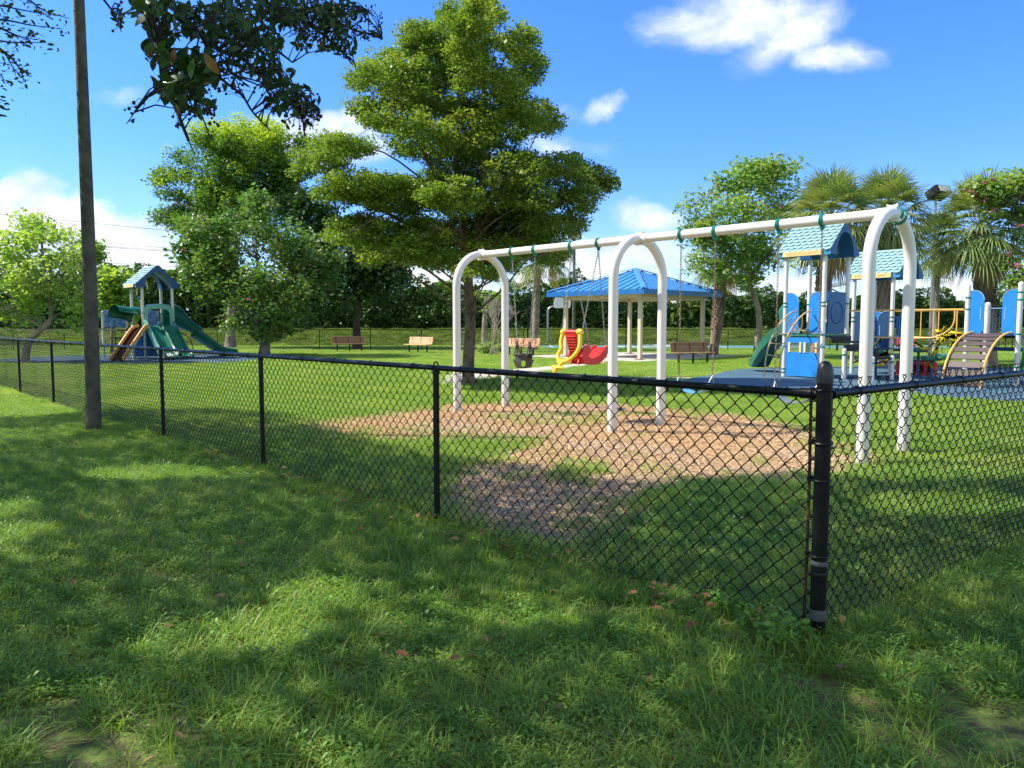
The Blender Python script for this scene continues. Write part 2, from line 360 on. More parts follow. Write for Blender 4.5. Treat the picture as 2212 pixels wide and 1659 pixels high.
# mulch bed ------------------------------------------------------
MUL=[(640,912),(780,900),(905,884),(985,872),(1100,869),(1290,872),(1420,880),(1580,894),(1710,918),(1800,950),(1890,985),(1900,1025),(1760,1050),(1620,1045),(1480,1060),
     (1400,1110),(1290,1165),(1150,1165),(1000,1140),(915,1075),(960,1010),(1100,985),(1130,960),(1040,945),(940,958),(860,950),(720,938)]
MULW=smooth_poly([G(*p)[:2] for p in MUL],5,.05,3)
MUL2=smooth_poly([G(*p)[:2] for p in [(2040,1012),(2110,1000),(2180,1003),(2190,1016),(2120,1026),(2050,1024)]],5,.03,4)
def mulch_mat():
    m=bpy.data.materials.new('wood_mulch'); m.use_nodes=True; k=N(m.node_tree); k.n.clear()
    g=k('ShaderNodeNewGeometry'); P=g.outputs['Position']
    vo=k('ShaderNodeTexVoronoi',{'Vector':k('ShaderNodeVectorMath',{0:P,1:(1.,1.7,1.)},operation='MULTIPLY').outputs[0],'Scale':58.0},voronoi_dimensions='3D')
    sp_=k('ShaderNodeSeparateColor',{0:vo.outputs['Color']})
    n1=k('ShaderNodeTexNoise',{'Vector':P,'Scale':.6,'Detail':4.0}); n2=k('ShaderNodeTexNoise',{'Vector':P,'Scale':45.,'Detail':4.0})
    c=k.mix(sp_.outputs[0],(.68,.425,.20),(.55,.33,.15)); c=k.mix(k.math('MULTIPLY',k.sstep(n2.outputs[0],.5,.75),.6),c,(.80,.60,.34))
    c=k.mix(k.math('MULTIPLY',k.sstep(n1.outputs[0],.42,.62),.7),c,(.46,.31,.18))
    # older, greyer chips towards the fence
    yy=k('ShaderNodeSeparateXYZ',{0:P}).outputs[1]; c=k.mix(k.math('MULTIPLY',k.sstep(k.math('ADD',yy,k.math('MULTIPLY',n1.outputs[0],3.0)),10.8,8.8),.85),c,k.mix(sp_.outputs[1],(.62,.48,.33),(.50,.37,.24)))
    b=k('ShaderNodeBsdfPrincipled',{'Base Color':c,'Roughness':.95,'Specular IOR Level':.15})
    bp=k('ShaderNodeBump',{'Strength':1.0,'Distance':.03,'Height':vo.outputs['Distance']}); k.l.new(bp.outputs[0],b.inputs['Normal'])
    k('ShaderNodeOutputMaterial',{0:b.outputs[0]}); return m
MULM=mulch_mat()
tag(sheet(MULW,0,.006,'mulch_bed',MULM),kind='structure'); tag(sheet(MUL2,0,.006,'mulch_patch',MULM),kind='structure')
# loose chips
def chips(n,polys,name,m):
    allp=[];
    for poly in polys:
        p=np.array(poly); lo=p.min(0); hi=p.max(0); k=int(n*(hi-lo).prod()/40)
        q=RNG.uniform(lo,hi,(k,2)); jx=q[:,0]+RNG.normal(0,.28,k); jy=q[:,1]+RNG.normal(0,.28,k); allp.append(q[inpoly(jx,jy,poly)])
    q=np.concatenate(allp); k=len(q); a=RNG.uniform(0,6.28,k); L=RNG.uniform(.006,.024,k); W=RNG.uniform(.002,.005,k); tl=RNG.uniform(-.45,.45,k)
    d=np.stack([np.cos(a)*np.cos(tl),np.sin(a)*np.cos(tl),np.sin(tl)],1); s=np.stack([-np.sin(a),np.cos(a),RNG.uniform(-.4,.4,k)],1)
    c=np.stack([q[:,0],q[:,1],.012+L*np.abs(np.sin(tl))+RNG.uniform(0,.012,k)],1)
    V=np.stack([c-d*L[:,None]-s*W[:,None],c+d*L[:,None]-s*W[:,None],c+d*L[:,None]+s*W[:,None],c-d*L[:,None]+s*W[:,None]],1).reshape(-1,3)
    return link(name,np_mesh(name,V,np.arange(len(V)).reshape(-1,4)),m)
CHIPM=leafmat('mulch_chip',(.72,.48,.25),(.52,.33,.17),(.70,.54,.36),trans=0.0,rough=.9,scale=.6)
tag(chips(60000,[MULW,MUL2],'mulch_chips',CHIPM),kind='stuff')
# blue rubber surfaces, path, pad, court ---------------------------
BLU=smooth_poly([(4.6,20.6),(6.2,23.5),(8.0,26.2),(12,27.5),(17,27),(20,22),(17.5,15),(12.5,13.8),(9.4,15.7),(8.6,17.4),(6.3,17.4),(5.2,18.6)],5)
tag(sheet(BLU,0,.03,'rubber_play_surface',BLUEG),kind='structure')
BL2=smooth_poly([(-21.5,31.2),(-22,36),(-18,39.5),(-13.5,39),(-11.5,36),(-10.8,31.5),(-13,29.7),(-18,29.6)],5)
tag(sheet(BL2,0,.03,'rubber_play_surface',BLUEG),kind='structure')
PATH=[G(*p)[:2] for p in [(960,812),(1020,806),(1130,797),(1215,789.5),(1250,784),(1262,779),(1300,776),(1330,781),(1262,791),(1210,799),(1134,810),(1040,820),(950,832)]]
tag(sheet(smooth_poly(PATH,4),0,.022,'concrete_path',CONC),kind='structure')
P2=[(3.2,22.4),(4.0,21.6),(5.4,20.9),(6.2,21.6),(6.0,22.6),(5.2,22.0),(4.2,22.6)]
tag(sheet(smooth_poly(P2,4),0,.018,'concrete_path',CONC),kind='structure')
PU=(.70,-.714); PV=(.71,.704)
def pav(a,b): return (5.42+PU[0]*a+PV[0]*b,32.6+PU[1]*a+PV[1]*b)
PAD=[pav(1.2,-1.6),pav(1.2,6.6),pav(-5.6,6.6),pav(-6.2,-.9),pav(-5.2,-1.4)]
tag(sheet(PAD,0,.05,'concrete_pad',CONC),kind='structure')
tag(sheet([(2.0,49.0),(30,49.0),(30,57.0),(2.0,57.0)],0,.03,'sports_court',COURT),kind='structure')
lm=MB()
for (x0,x1,y0,y1) in ((2.6,29,49.6,49.72),(2.6,29,56.2,56.32),(2.6,2.72,49.72,56.2),(14,14.12,49.72,56.2)):
    lm.box(((x0+x1)/2,(y0+y1)/2,.034),(x1-x0,y1-y0,.004))
arc=[(9+2.6*math.cos(q),53+2.2*math.sin(q),.036) for q in np.linspace(0,6.2,40)]
lm.tube(arc,.05,4)
tag(link('court_line',lm,COURTL),kind='structure')
# ------------------------------------------------------------------ grass (one mass, geometry-node instances of tufts)
def blade_tuft(n,h,spread,wid,lean,seed,seg=3,wide=False):
    r=np.random.default_rng(seed); V=[];Q=[]
    for i in range(n):
        a=r.uniform(0,6.283); rr=spread*math.sqrt(r.uniform(0,1)); x,y=rr*math.cos(a),rr*math.sin(a)
        b=a+r.normal(0,.9); L=h*r.uniform(.5,1.15); ln=lean*r.uniform(.3,1.5); wv=wid*r.uniform(.6,1.3); o=len(V); wx,wy=-math.sin(b)*wv,math.cos(b)*wv
        for k in range(seg+1):
            t=k/seg; out=L*ln*t*t; z=L*(t-.45*ln*t*t); q=(1-t*.85)*(.6+.8*t if t<.5 else 1)
            V+= [(x+math.cos(b)*out-wx*q,y+math.sin(b)*out-wy*q,z-.005),(x+math.cos(b)*out+wx*q,y+math.sin(b)*out+wy*q,z-.005)]
        for k in range(seg): Q.append((o+2*k,o+2*k+1,o+2*k+3,o+2*k+2))
    return V,Q
def weed_tuft(n,spread,size,h,seed):
    r=np.random.default_rng(seed); V=[];Q=[]
    for i in range(n):
        a=r.uniform(0,6.283); rr=spread*math.sqrt(r.uniform(0,1)); c=np.array([rr*math.cos(a),rr*math.sin(a),h*r.uniform(.15,1)*(1.1-rr/spread*.5)])
        b=r.uniform(0,6.283); el=r.uniform(-.3,.7); d=np.array([math.cos(b)*math.cos(el),math.sin(b)*math.cos(el),math.sin(el)]); s=np.array([-math.sin(b),math.cos(b),r.uniform(-.4,.4)])
        L=size*r.uniform(.6,1.3); W=L*r.uniform(.15,.26); o=len(V); up=np.array([0,0,L*.12])
        V+=[tuple(c),tuple(c+d*L*.5+s*W+up),tuple(c+d*L),tuple(c+d*L*.5-s*W+up)]; Q.append((o,o+1,o+2,o+3))
    return V,Q
def tuft_obj(name,parts,m):
    V=[];Q=[]
    for v,q in parts:
        o=len(V); V+=v; Q+=[tuple(i+o for i in f) for f in q]
    me=np_mesh(name,np.array(V),np.array(Q)); me.materials.append(m); return bpy.data.objects.new(name,me)
def grass_mat(name,a,b,c,trans):
    m=bpy.data.materials.new(name); m.use_nodes=True; k=N(m.node_tree); k.n.clear()
    g=k('ShaderNodeNewGeometry'); oi=k('ShaderNodeObjectInfo'); P=g.outputs['Position']
    n=k('ShaderNodeTexNoise',{'Vector':P,'Scale':.55,'Detail':4.0}); n2=k('ShaderNodeTexNoise',{'Vector':P,'Scale':3.5,'Detail':3.0})
    col=k.mix(k.math('ADD',k.math('MULTIPLY',g.outputs['Random Per Island'],.5),k.math('MULTIPLY',oi.outputs['Random'],.5)),a,b)
    col=k.mix(k.math('MULTIPLY',k.sstep(n.outputs[0],.45,.7),.55),col,c)
    col=k.mix(k.math('MULTIPLY',k.sstep(n2.outputs[0],.5,.72),.5),col,a)
    col=k.mix(k.sstep(g.outputs['Random Per Island'],.955,.965),col,(.30,.22,.10))
    bs=k('ShaderNodeBsdfPrincipled',{'Base Color':col,'Roughness':.5,'Specular IOR Level':.4})
    t=k('ShaderNodeBsdfTranslucent',{'Color':k.mix(1.0,col,(1.3,1.4,.45),'MULTIPLY')})
    mx=k('ShaderNodeMixShader',{0:trans,1:bs.outputs[0],2:t.outputs[0]}); k('ShaderNodeOutputMaterial',{0:mx.outputs[0]}); return m
GM=grass_mat('grass_blade',(.17,.31,.05),(.34,.47,.08),(.46,.52,.13),.42)
GW=grass_mat('weed_leaf',(.10,.25,.045),(.25,.42,.075),(.34,.44,.10),.38)
def mk_scatter(name,groups,kindlabel):
    """groups: list of (tuft object, positions (n,3), rot, scale)"""
    Vs=[];I=[];Rr=[];S=[]
    for i,(ob,p,rz,sc) in enumerate(groups): Vs.append(p); I.append(np.full(len(p),i)); Rr.append(rz); S.append(sc)
    Vs=np.concatenate(Vs);I=np.concatenate(I);Rr=np.concatenate(Rr);S=np.concatenate(S)
    me=bpy.data.meshes.new(name); me.vertices.add(len(Vs)); me.vertices.foreach_set('co',Vs.astype(np.float32).ravel())
    for nm,arr,ty in (('idx',I,'INT'),('rz',Rr,'FLOAT'),('scl',S,'FLOAT')):
        a=me.attributes.new(nm,ty,'POINT'); a.data.foreach_set('value',arr.astype(np.int32 if ty=='INT' else np.float32))
    me.update(); o=bpy.data.objects.new(name,me); COL.objects.link(o)
    ng=bpy.data.node_groups.new(name,'GeometryNodeTree'); ng.interface.new_socket('Geometry',in_out='INPUT',socket_type='NodeSocketGeometry'); ng.interface.new_socket('Geometry',in_out='OUTPUT',socket_type='NodeSocketGeometry')
    n=ng.nodes; l=ng.links; gi=n.new('NodeGroupInput'); go=n.new('NodeGroupOutput'); jn=n.new('GeometryNodeJoinGeometry')
    def attr(nm,t): q=n.new('GeometryNodeInputNamedAttribute'); q.data_type=t; q.inputs[0].default_value=nm; return q.outputs['Attribute']
    cmb=n.new('ShaderNodeCombineXYZ'); l.new(attr('rz','FLOAT'),cmb.inputs[2])
    e2r=n.new('FunctionNodeEulerToRotation'); l.new(cmb.outputs[0],e2r.inputs[0])
    for i,gp in enumerate(groups):
        cmp_=n.new('FunctionNodeCompare'); cmp_.data_type='INT'; cmp_.operation='EQUAL'; l.new(attr('idx','INT'),cmp_.inputs[2]); cmp_.inputs[3].default_value=i
        oi=n.new('GeometryNodeObjectInfo'); oi.inputs[0].default_value=gp[0]; oi.inputs[1].default_value=True
        ip=n.new('GeometryNodeInstanceOnPoints'); l.new(gi.outputs[0],ip.inputs['Points']); l.new(cmp_.outputs[0],ip.inputs['Selection']); l.new(oi.outputs['Geometry'],ip.inputs['Instance'])
        l.new(e2r.outputs[0],ip.inputs['Rotation']); l.new(attr('scl','FLOAT'),ip.inputs['Scale']); l.new(ip.outputs[0],jn.inputs[0])
    l.new(jn.outputs[0],go.inputs[0]); md=o.modifiers.new('grass','NODES'); md.node_group=ng
    tag(o,kind='stuff'); return o
T=[]
for s_ in range(4): T.append(tuft_obj('tuft',[weed_tuft(70,.08,.021,.085,10+s_)],GW))           # 0-3 creeping leaves
for s_ in range(3): T.append(tuft_obj('tuft',[blade_tuft(22,.11,.07,.0034,1.0,30+s_),weed_tuft(14,.07,.02,.05,60+s_)],GM)) # 4-6
for s_ in range(3): T.append(tuft_obj('tuft',[blade_tuft(26,.19,.06,.0032,.8,40+s_,4)],GM))     # 7-9 tall tuft
for s_ in range(3): T.append(tuft_obj('tuft',[blade_tuft(60,.075,.17,.003,.8,50+s_,2),weed_tuft(34,.17,.03,.04,80+s_)],GM)) # 10-12 mid lawn
for s_ in range(2): T.append(tuft_obj('tuft',[blade_tuft(120,.085,.6,.009,.8,70+s_,2)],GM))     # 13-14 far lawn
GB=grass_mat('bank_weed_leaf',(.10,.16,.04),(.16,.23,.055),(.24,.28,.08),.3)
for s_ in range(2): T.append(tuft_obj('tuft',[weed_tuft(90,.4,.11,.17,90+s_)],GB))     # 15-16 rough growth on the bank
def fan(n,y0,y1,m=1.15,x0=1.2):
    """points in the visible wedge, uniform per area"""
    y=np.sqrt(RNG.uniform(y0*y0,y1*y1,n)); half=.68*m*y+x0; x=RNG.uniform(-1,1,n)*half; return x,y
def keep(x,y,jit=.22,mul=.012):
    jx=x+RNG.normal(0,jit,len(x)); jy=y+RNG.normal(0,jit,len(x)); k=np.ones(len(x),bool)
    mm=inpoly(jx,jy,MULW)|inpoly(jx,jy,MUL2); ml=np.where(y<9.6,np.clip((vnoise(x,y,1.3,41)-.74)*2.4,.01,.6),np.where(vnoise(x,y,1.0,43)>.68,.2,mul)); k&=~(mm&(RNG.uniform(0,1,len(x))>ml))
    for p in (BLU,BL2,PATH,P2,PAD,[(2,49),(30,49),(30,57),(2,57)]): k&=~inpoly(x,y,p)
    return k
# bare-soil strips with litter under the fence
BARE=[]
for i,(px,py,rx,ry) in enumerate([(670,1078,60,10),(1290,1325,110,16),(760,1100,50,9),(1980,1330,60,14),(540,1055,34,6),(1560,1385,90,10),(1700,1480,60,14),(350,1250,40,12),(520,1420,40,16),(430,1560,60,20)]):
    cx,cy,_=G(px,py); r1=rx*cy/F; pts=[]
    r2=abs(G(px,py-ry)[1]-G(px,py+ry)[1])/2
    for k in range(14):
        q=k/14*6.283; rr=RNG.uniform(.7,1.25); pts.append((cx+r1*rr*math.cos(q),cy+r2*rr*math.sin(q)))
    BARE.append(smooth_poly(pts,3))
def inb(x,y):
    r=np.zeros(len(x),bool)
    for p in BARE: r|=inpoly(x+RNG.normal(0,.06,len(x)),y+RNG.normal(0,.06,len(x)),p)
    return r
groups=[[] for _ in T]
def addg(x,y,ids,smin,smax,probs=None):
    ch=RNG.choice(ids,size=len(x),p=probs)
    for i in ids:
        s_=ch==i; q=np.stack([x[s_],y[s_],gz(x[s_],y[s_])],1); groups[i].append((q,RNG.uniform(smin,smax,s_.sum())))
# near
def bare(x,y): return (vnoise(x,y,1.1,5)*.6+vnoise(x,y,3.1,8)*.4)
x,y=fan(23000,1.7,8.5); k=keep(x,y)&~(((bare(x,y)>.74)&(RNG.uniform(0,1,len(x))<.8)|inb(x,y)&(RNG.uniform(0,1,len(x))<.9))); x,y=x[k],y[k]
dens_=vnoise(x,y,.9,11)
a_=dens_<.52
addg(x[a_],y[a_],[0,1,2,3,4,5,6],.7,1.25,[.15,.15,.14,.14,.14,.14,.14]); addg(x[~a_],y[~a_],[0,1,2,4,5,6],.8,1.5,[.04,.04,.04,.30,.29,.29])
x,y=fan(7000,1.6,10); k=keep(x,y)&~inb(x,y)&(vnoise(x,y,1.1,21)>.5); addg(x[k],y[k],[7,8,9],.3,.95)
x,y=fan(5200,9,24); k=keep(x,y,.1,.0)&(vnoise(x,y,.8,25)>.45); addg(x[k],y[k],[7,8,9],.5,1.1)
# along fence base and pole taller grass
def alongline(p0,p1,n,w,ids,s0,s1):
    t=RNG.uniform(0,1,n); x=p0[0]+(p1[0]-p0[0])*t+RNG.normal(0,w,n); y=p0[1]+(p1[1]-p0[1])*t+RNG.normal(0,w,n); k=(vnoise(x,y,1.5,31)>.42)&~inb(x,y); addg(x[k],y[k],ids,s0,s1)
alongline((1.48,3.65),(-7,12.8),420,.07,[7,8,9],.45,.9); alongline((1.48,3.65),(4.2,5.9),120,.06,[7,8,9],.5,1.0)
x,y=fan(26000,7.5,19); k=keep(x,y,.3,.006)&~((bare(x,y)>.76)&(RNG.uniform(0,1,len(x))<.7)); addg(x[k],y[k],[10,11,12],.75,1.3)
x,y=fan(24000,17,36); k=keep(x,y,.15); addg(x[k],y[k],[10,11,12],1.1,2.0)
x,y=fan(15000,33,62); k=keep(x,y,.1); addg(x[k],y[k],[13,14],.7,1.3)
x=RNG.uniform(-60,75,7000); y=RNG.uniform(54.8,60.2,7000); addg(x,y,[15,16],.6,1.3)
# sparse grass growing through old mulch
G_=[]
for ob,g in zip(T,groups):
    if g:
        p=np.concatenate([q[0] for q in g]); s_=np.concatenate([q[1] for q in g]); G_.append((ob,p,RNG.uniform(0,6.28,len(p)),s_))
mk_scatter('grass',G_,'grass')
# fallen leaves, clover flowers
def litter(name,m,pts,size,z=.03):
    n=len(pts); a=RNG.uniform(0,6.28,n); L=RNG.uniform(.6,1.2,n)*size; c=np.stack([pts[:,0],pts[:,1],RNG.uniform(.01,z,n)],1)
    d=np.stack([np.cos(a),np.sin(a),RNG.uniform(-.3,.3,n)],1)*L[:,None]; s=np.stack([-np.sin(a),np.cos(a),RNG.uniform(-.5,.5,n)],1)*L[:,None]*.42; up=np.array([0,0,1])*L[:,None]*.2
    V=np.stack([c-d,c-d*.3+s+up,c+d*.4+s*.9+up,c+d,c+d*.4-s*.9+up,c-d*.3-s+up],1).reshape(-1,3); i=np.arange(n)[:,None]*6
    Q=np.concatenate([i+np.array([[0,1,2,3]]),i+np.array([[0,3,4,5]])]); return link(name,np_mesh(name,V,Q),m)
DLEAF=leafmat('dead_leaf',(.30,.13,.05),(.16,.08,.04),(.42,.26,.10),trans=.1,rough=.7)
x,y=fan(330,1.8,11); al=RNG.uniform(0,1,300); fx=1.48-al*5+RNG.normal(.0,.13,300)-.1; fy=3.65+al*5.4+RNG.normal(0,.13,300)-.1
tag(litter('fallen_leaves',DLEAF,np.concatenate([np.stack([x,y],1),np.stack([fx,fy],1)]),.035,.10),kind='stuff')
fl=[]; 
for _ in range(110):
    px=RNG.uniform(1380,1800); py=RNG.uniform(1105,1215); fl.append(G(px,py)[:2])
tag(litter('clover_flowers',mat('clover_white',(.75,.75,.72),.6),np.array(fl),.013,.09),kind='stuff')
SO2=mat('bare_soil',(.13,.085,.06),.95,.1,14,col2=(.23,.17,.125),bump=1.0,bs=60,fine=.5)
for b_ in BARE: tag(sheet(b_,0,.006,'bare_ground',SO2,False),kind='structure')
# ================================================================== CHAIN LINK FENCES
def chain_np(L,H,hp=.04766,r=.0031,d=.0105,sides=4,detail=True):
    n=int(L/hp); rows=int(H/hp); V=[];Q=[]; off=0
    for i in range(n):
        x0=i*hp; pts=[]
        for k in range(rows+1):
            right=(k+i)%2==1; xk=x0+(hp if right else 0); sg=1 if right else -1; z=k*hp; e=.005
            if detail:
                # leaving direction: came from other side at depth ya, leave at -ya
                ya=d*(-1 if right else 1)
                pts+=[(xk-sg*.004,ya,z-.006),(xk+sg*e,0,z),(xk-sg*.004,-ya,z+.006)]
            else: pts.append((xk+sg*.002,0,z))
        P=np.array(pts); m=len(P); T=np.gradient(P,axis=0); T/=np.linalg.norm(T,axis=1)[:,None]
        a=np.cross(T,np.array([0,1.,0])); nn=np.linalg.norm(a,axis=1)[:,None]; a=a/np.maximum(nn,1e-6); b=np.cross(T,a)
        ring=[P+(a*math.cos(2*math.pi*s/sides)+b*math.sin(2*math.pi*s/sides))*r for s in range(sides)]
        V.append(np.stack(ring,1).reshape(-1,3)); j=np.arange(m-1)[:,None]*sides; s=np.arange(sides)[None,:]; s2=(s+1)%sides
        Q.append((np.stack([j+s,j+s2,j+sides+s2,j+sides+s],-1).reshape(-1,4))+off); off+=m*sides
    V=np.concatenate(V); V[:,1]+=.010*np.sin(V[:,0]*2.06)*np.sin(V[:,2]*2.6)+.014*np.clip(.25-V[:,2],0,1)*np.sin(V[:,0]*4+1)*4; V[:,2]+=.004*np.sin(V[:,0]*6.2)
    return np_mesh('chain_link_mesh',V,np.concatenate(Q),True)
BAY=3.05
mesh_near=chain_np(BAY,1.245); mesh_near.materials.append(BLACK); mesh_tall=chain_np(BAY,1.30); mesh_tall.materials.append(BLACK)
mesh_far=chain_np(BAY,1.22,r=.0042,sides=3,detail=False); mesh_far.materials.append(BLACK)
FH=1.215
def post_mb(h,r,loop=True):
    m=MB(); m.cyl((0,0,-.1),(0,0,h-.03),r,n=14); 
    if loop: m.lathe([(r+.004,h-.05),(r+.006,h-.035),(r*.9,h-.01),(r*.5,h+.0)],n=14).torus((0,0,h+.018),(0,1,0),.028,.006,14,6)
    return m
def tie_mb(): return MB().torus((0,0,0),(1,0,0),.027,.0032,10,5)
def run(parent,p0,ang,nb,msh,near=True,first_post=True,ties=True):
    """a straight run of bays from p0 along ang (world coordinates; the parent sits at the origin)"""
    ux,uy=math.cos(ang),math.sin(ang)
    pm=post_mb(FH,.025).mesh('post'); pm.materials.append(BLACK); L=BAY*nb
    for i in range(nb):
        o=link('mesh_panel',msh,None,parent); o.location=(p0[0]+ux*BAY*i,p0[1]+uy*BAY*i,-.01); o.rotation_euler=(0,0,ang)
        ro=link('top_rail',MB().cyl((0.012 if i else .03,0,FH),(BAY-.012,0,FH),.021,n=12).mesh('top_rail'),BLACK,parent); ro.location=(p0[0]+ux*BAY*i-uy*.028*0,p0[1]+uy*BAY*i,0); ro.rotation_euler=(0,0,ang)
    for i in range(0 if first_post else 1,nb+1):
        o=link('line_post',pm,None,parent); o.location=(p0[0]+ux*BAY*i,p0[1]+uy*BAY*i,0); o.rotation_euler=(0,0,ang)
    if ties:
        tm=MB()
        for i in range(nb*5):
            x=BAY*(i+.5)/5; tm.torus((x,0,FH-.002),(1,.25,0),.0275,.003,10,5)
        tm.tube([(0.05,.004,.06),(L,.004,.06)],.0022,4)
        o=link('wire_tie',tm,BLACK,parent); o.location=(p0[0],p0[1],0); o.rotation_euler=(0,0,ang)
CORN=G(1764,1386)
fe=empty_thing('chain_link_fence','near black chain link fence with a dome capped corner post, in front of the swings','fence')
a1=math.atan2(.733,-.68); a2=math.atan2(.622,.783)
# mesh sits on the camera side of the rail
run(fe,(CORN[0],CORN[1]),a1,9,mesh_near,first_post=False); run(fe,(CORN[0],CORN[1]),a2,5,mesh_tall,first_post=False)
cpst=MB().cyl((0,0,-.1),(0,0,1.315),.0365,n=24); cpst=link('corner_post',cpst,BLACKW,fe); cpst.location=(CORN[0],CORN[1],0)
cap=MB().lathe([(.0385,1.27),(.039,1.31),(.037,1.335),(.030,1.357),(.017,1.372),(.004,1.376)],n=24); c_=link('post_cap',cap,mat('worn_cap',(.008,.009,.010),.4,.05,30,col2=(.035,.035,.035)),cpst)
for z in (.98,.80,.43,1.235):
    b=MB().torus((0,0,z),(0,0,1),.041,.006,20,6); 
    for an in ((a1,a2) if z>.9 else ((a1,) if z!=.43 else (a1,a2))):
        b.box((math.cos(an)*.055,math.sin(an)*.055,z),(.035,.008,.022),rz=an).cyl((math.cos(an)*.062-math.sin(an)*.014,math.sin(an)*.062+math.cos(an)*.014,z),(math.cos(an)*.062+math.sin(an)*.016,math.sin(an)*.062-math.cos(an)*.016,z),.006,n=6)
    link('tension_band',b,BLACK,cpst)
for z,h,mm in ((.385,.02,TAPE),(.115,.05,TAPE),(.012,.03,TAPE),(.33,.02,BLACK)):
    link('tape_wrap',MB().lathe([(.0392,z),(.0405,z+.004),(.0402,z+h),(.0392,z+h+.002)],n=24),mm,cpst)
for an,rz_ in ((a1,0),(a2,0)):
    x,y=math.cos(an)*.062,math.sin(an)*.062
    bar=MB().tube([(x*1.15,y*1.15,0.0),(x*1.02,y*1.02,.4),(x,y,.8),(x*1.05,y*1.05,1.19)],[.0075]*4,6); link('tension_bar',bar,RUST,cpst)
    rc=MB().cyl((x*.75,y*.75,FH),(x*1.9,y*1.9,FH),.026,n=12).torus((x*.9,y*.9,FH),(x,y,0),.027,.005,12,5); link('rail_end_cup',rc,BLACKW,cpst)
# far fence
ff=empty_thing('chain_link_fence','far black chain link fence running straight behind the benches, pavilion and trees','fence')
run(ff,(-42,46.0),0.0,32,mesh_far,ties=False)
WHITE_F=mat('white_frame_paint',(.76,.75,.71),.4,.03,3)
def dirty_white():
    m=WHITE_F; k=N(m.node_tree); bs=[n for n in k.n if n.type=='BSDF_PRINCIPLED'][0]; g=k('ShaderNodeTexCoord'); z=k('ShaderNodeSeparateXYZ',{0:g.outputs['Object']}).outputs[2]
    n1=k('ShaderNodeTexNoise',{'Vector':g.outputs['Object'],'Scale':11.0,'Detail':6.0}); n2=k('ShaderNodeTexNoise',{'Vector':k('ShaderNodeVectorMath',{0:g.outputs['Object'],1:(7.,7.,2.)},operation='MULTIPLY').outputs[0],'Scale':2.0,'Detail':7.0,'Roughness':.7})
    f=k.math('MULTIPLY',k.sstep(k.math('ADD',z,k.math('MULTIPLY',n1.outputs[0],.3)),.5,.12),.45)
    col=k.mix(f,(.76,.75,.71),(.42,.33,.22)); col=k.mix(k.math('MULTIPLY',k.sstep(n2.outputs[0],.6,.74),.14),col,(.48,.44,.36)); k.l.new(col,bs.inputs['Base Color'])
dirty_white()
# ================================================================== SWING SET
SF=Vector(G(1041,884)); SN=Vector(G(1908,992)); SB=(SN-SF); SLEN=SB.length; ub=SB.normalized(); wb=Vector((-ub.y,ub.x,0))   # wb points away/right
BZ=2.79; AR=.575
sw=empty_thing('swing_set','long white steel swing frame with three arched legs and green beam clamps on mulch','swing set',tuple(SF),math.atan2(ub.y,ub.x))
def arch(x,z0=-.15):
    m=MB(); P=[(x,-AR,z0),(x,-AR,.9),(x,-AR,BZ-AR-.05)]+[(x,-AR*math.cos(q),BZ-AR+AR*math.sin(q)) for q in np.linspace(.12,math.pi-.12,17)]+[(x,AR,BZ-AR-.05),(x,AR,.9),(x,AR,z0)]
    return m.tube(P,.068,20)
for i,x in enumerate((0,SLEN/2,SLEN)):
    link('arched_leg',arch(x),WHITE_F,sw)
    j=MB()
    for s in (-1,1):
        if (i==0 and s<0) or (i==2 and s>0): continue
        j.cyl((x+s*.06,0,BZ),(x+s*.16,0,BZ),.07,n=20)
    for s in (-1,1): j.box((x+s*.03,0,BZ+.075),(.05,.03,.03)).cyl((x+s*.05,-.025,BZ+.088),(x+s*.05,.025,BZ+.088),.013,n=8).cyl((x+s*.05,-.03,BZ-.085),(x+s*.05,.03,BZ-.085),.013,n=8)
    j.box((x,0,BZ-.075),(.16,.05,.03)); link('beam_bracket',j,WHITE_F,sw)
for i in (0,1):
    link('top_beam',MB().cyl((SLEN/2*i+.05,0,BZ),(SLEN/2*(i+1)-.05,0,BZ),.0625,n=20),WHITE_F,sw)
def beam_t(px):
    k=(px-CX)/F
    # X/Z' with Z' along view: use exact ray plane
    d=ray(px,520); r=d[0]/d[1]
    return (r*SF.y-SF.x)/(ub.x-r*ub.y)
CLX=[1106.6,1156,1235,1293,1471.6,1545,1682,1775.5]; CT=[beam_t(x) for x in CLX]
def clampm(x):
    m=MB(); m.torus((x,0,BZ),(1,0,0),.068,.015,20,8).torus((x+.022,0,BZ),(1,0,0),.067,.013,20,8).box((x+.009,0,BZ-.088),(.045,.05,.055),bev=.01).cyl((x+.009,-.035,BZ-.095),(x+.009,.035,BZ-.095),.011,n=8)
    return m
for t in CT: link('beam_clamp',clampm(t-.009),CLAMP,sw)
ec=MB()
for q in (math.pi/2-.16,math.pi/2-.34):
    c=(SLEN,-(AR)*math.cos(q)*-1*0+AR*math.cos(q),BZ-AR+AR*math.sin(q)); ax=(0,-math.sin(q),math.cos(q)); ec.torus(c,ax,.074,.018,20,8)
link('arch_clamp',ec,CLAMP,sw,label='pair of green clamps round the nearest arched leg')
def chain(a,b,m=None,L=.052,w=.012,r=.0045):
    m=m or MB(); a=Vector(a);b=Vector(b);d=b-a;n=max(2,int(d.length/(L*.76)));t=d.normalized(); s1=t.cross(Vector((.3,1,.1))).normalized(); s2=t.cross(s1)
    for i in range(n):
        c=a+d*((i+.5)/n); s=s1 if i%2 else s2; P=[]
        for k in range(8):
            q=2*math.pi*k/8; P.append(c+t*math.cos(q)*L*.5*(1 if abs(math.cos(q))>.5 else 1.25)+s*math.sin(q)*w)
        m.tube(P,r,4,closed=True)
    return m
def wloc(t,z=0,off=0): p=SF+ub*t+wb*off; return Vector((p.x,p.y,z))
BA=math.atan2(ub.y,ub.x)
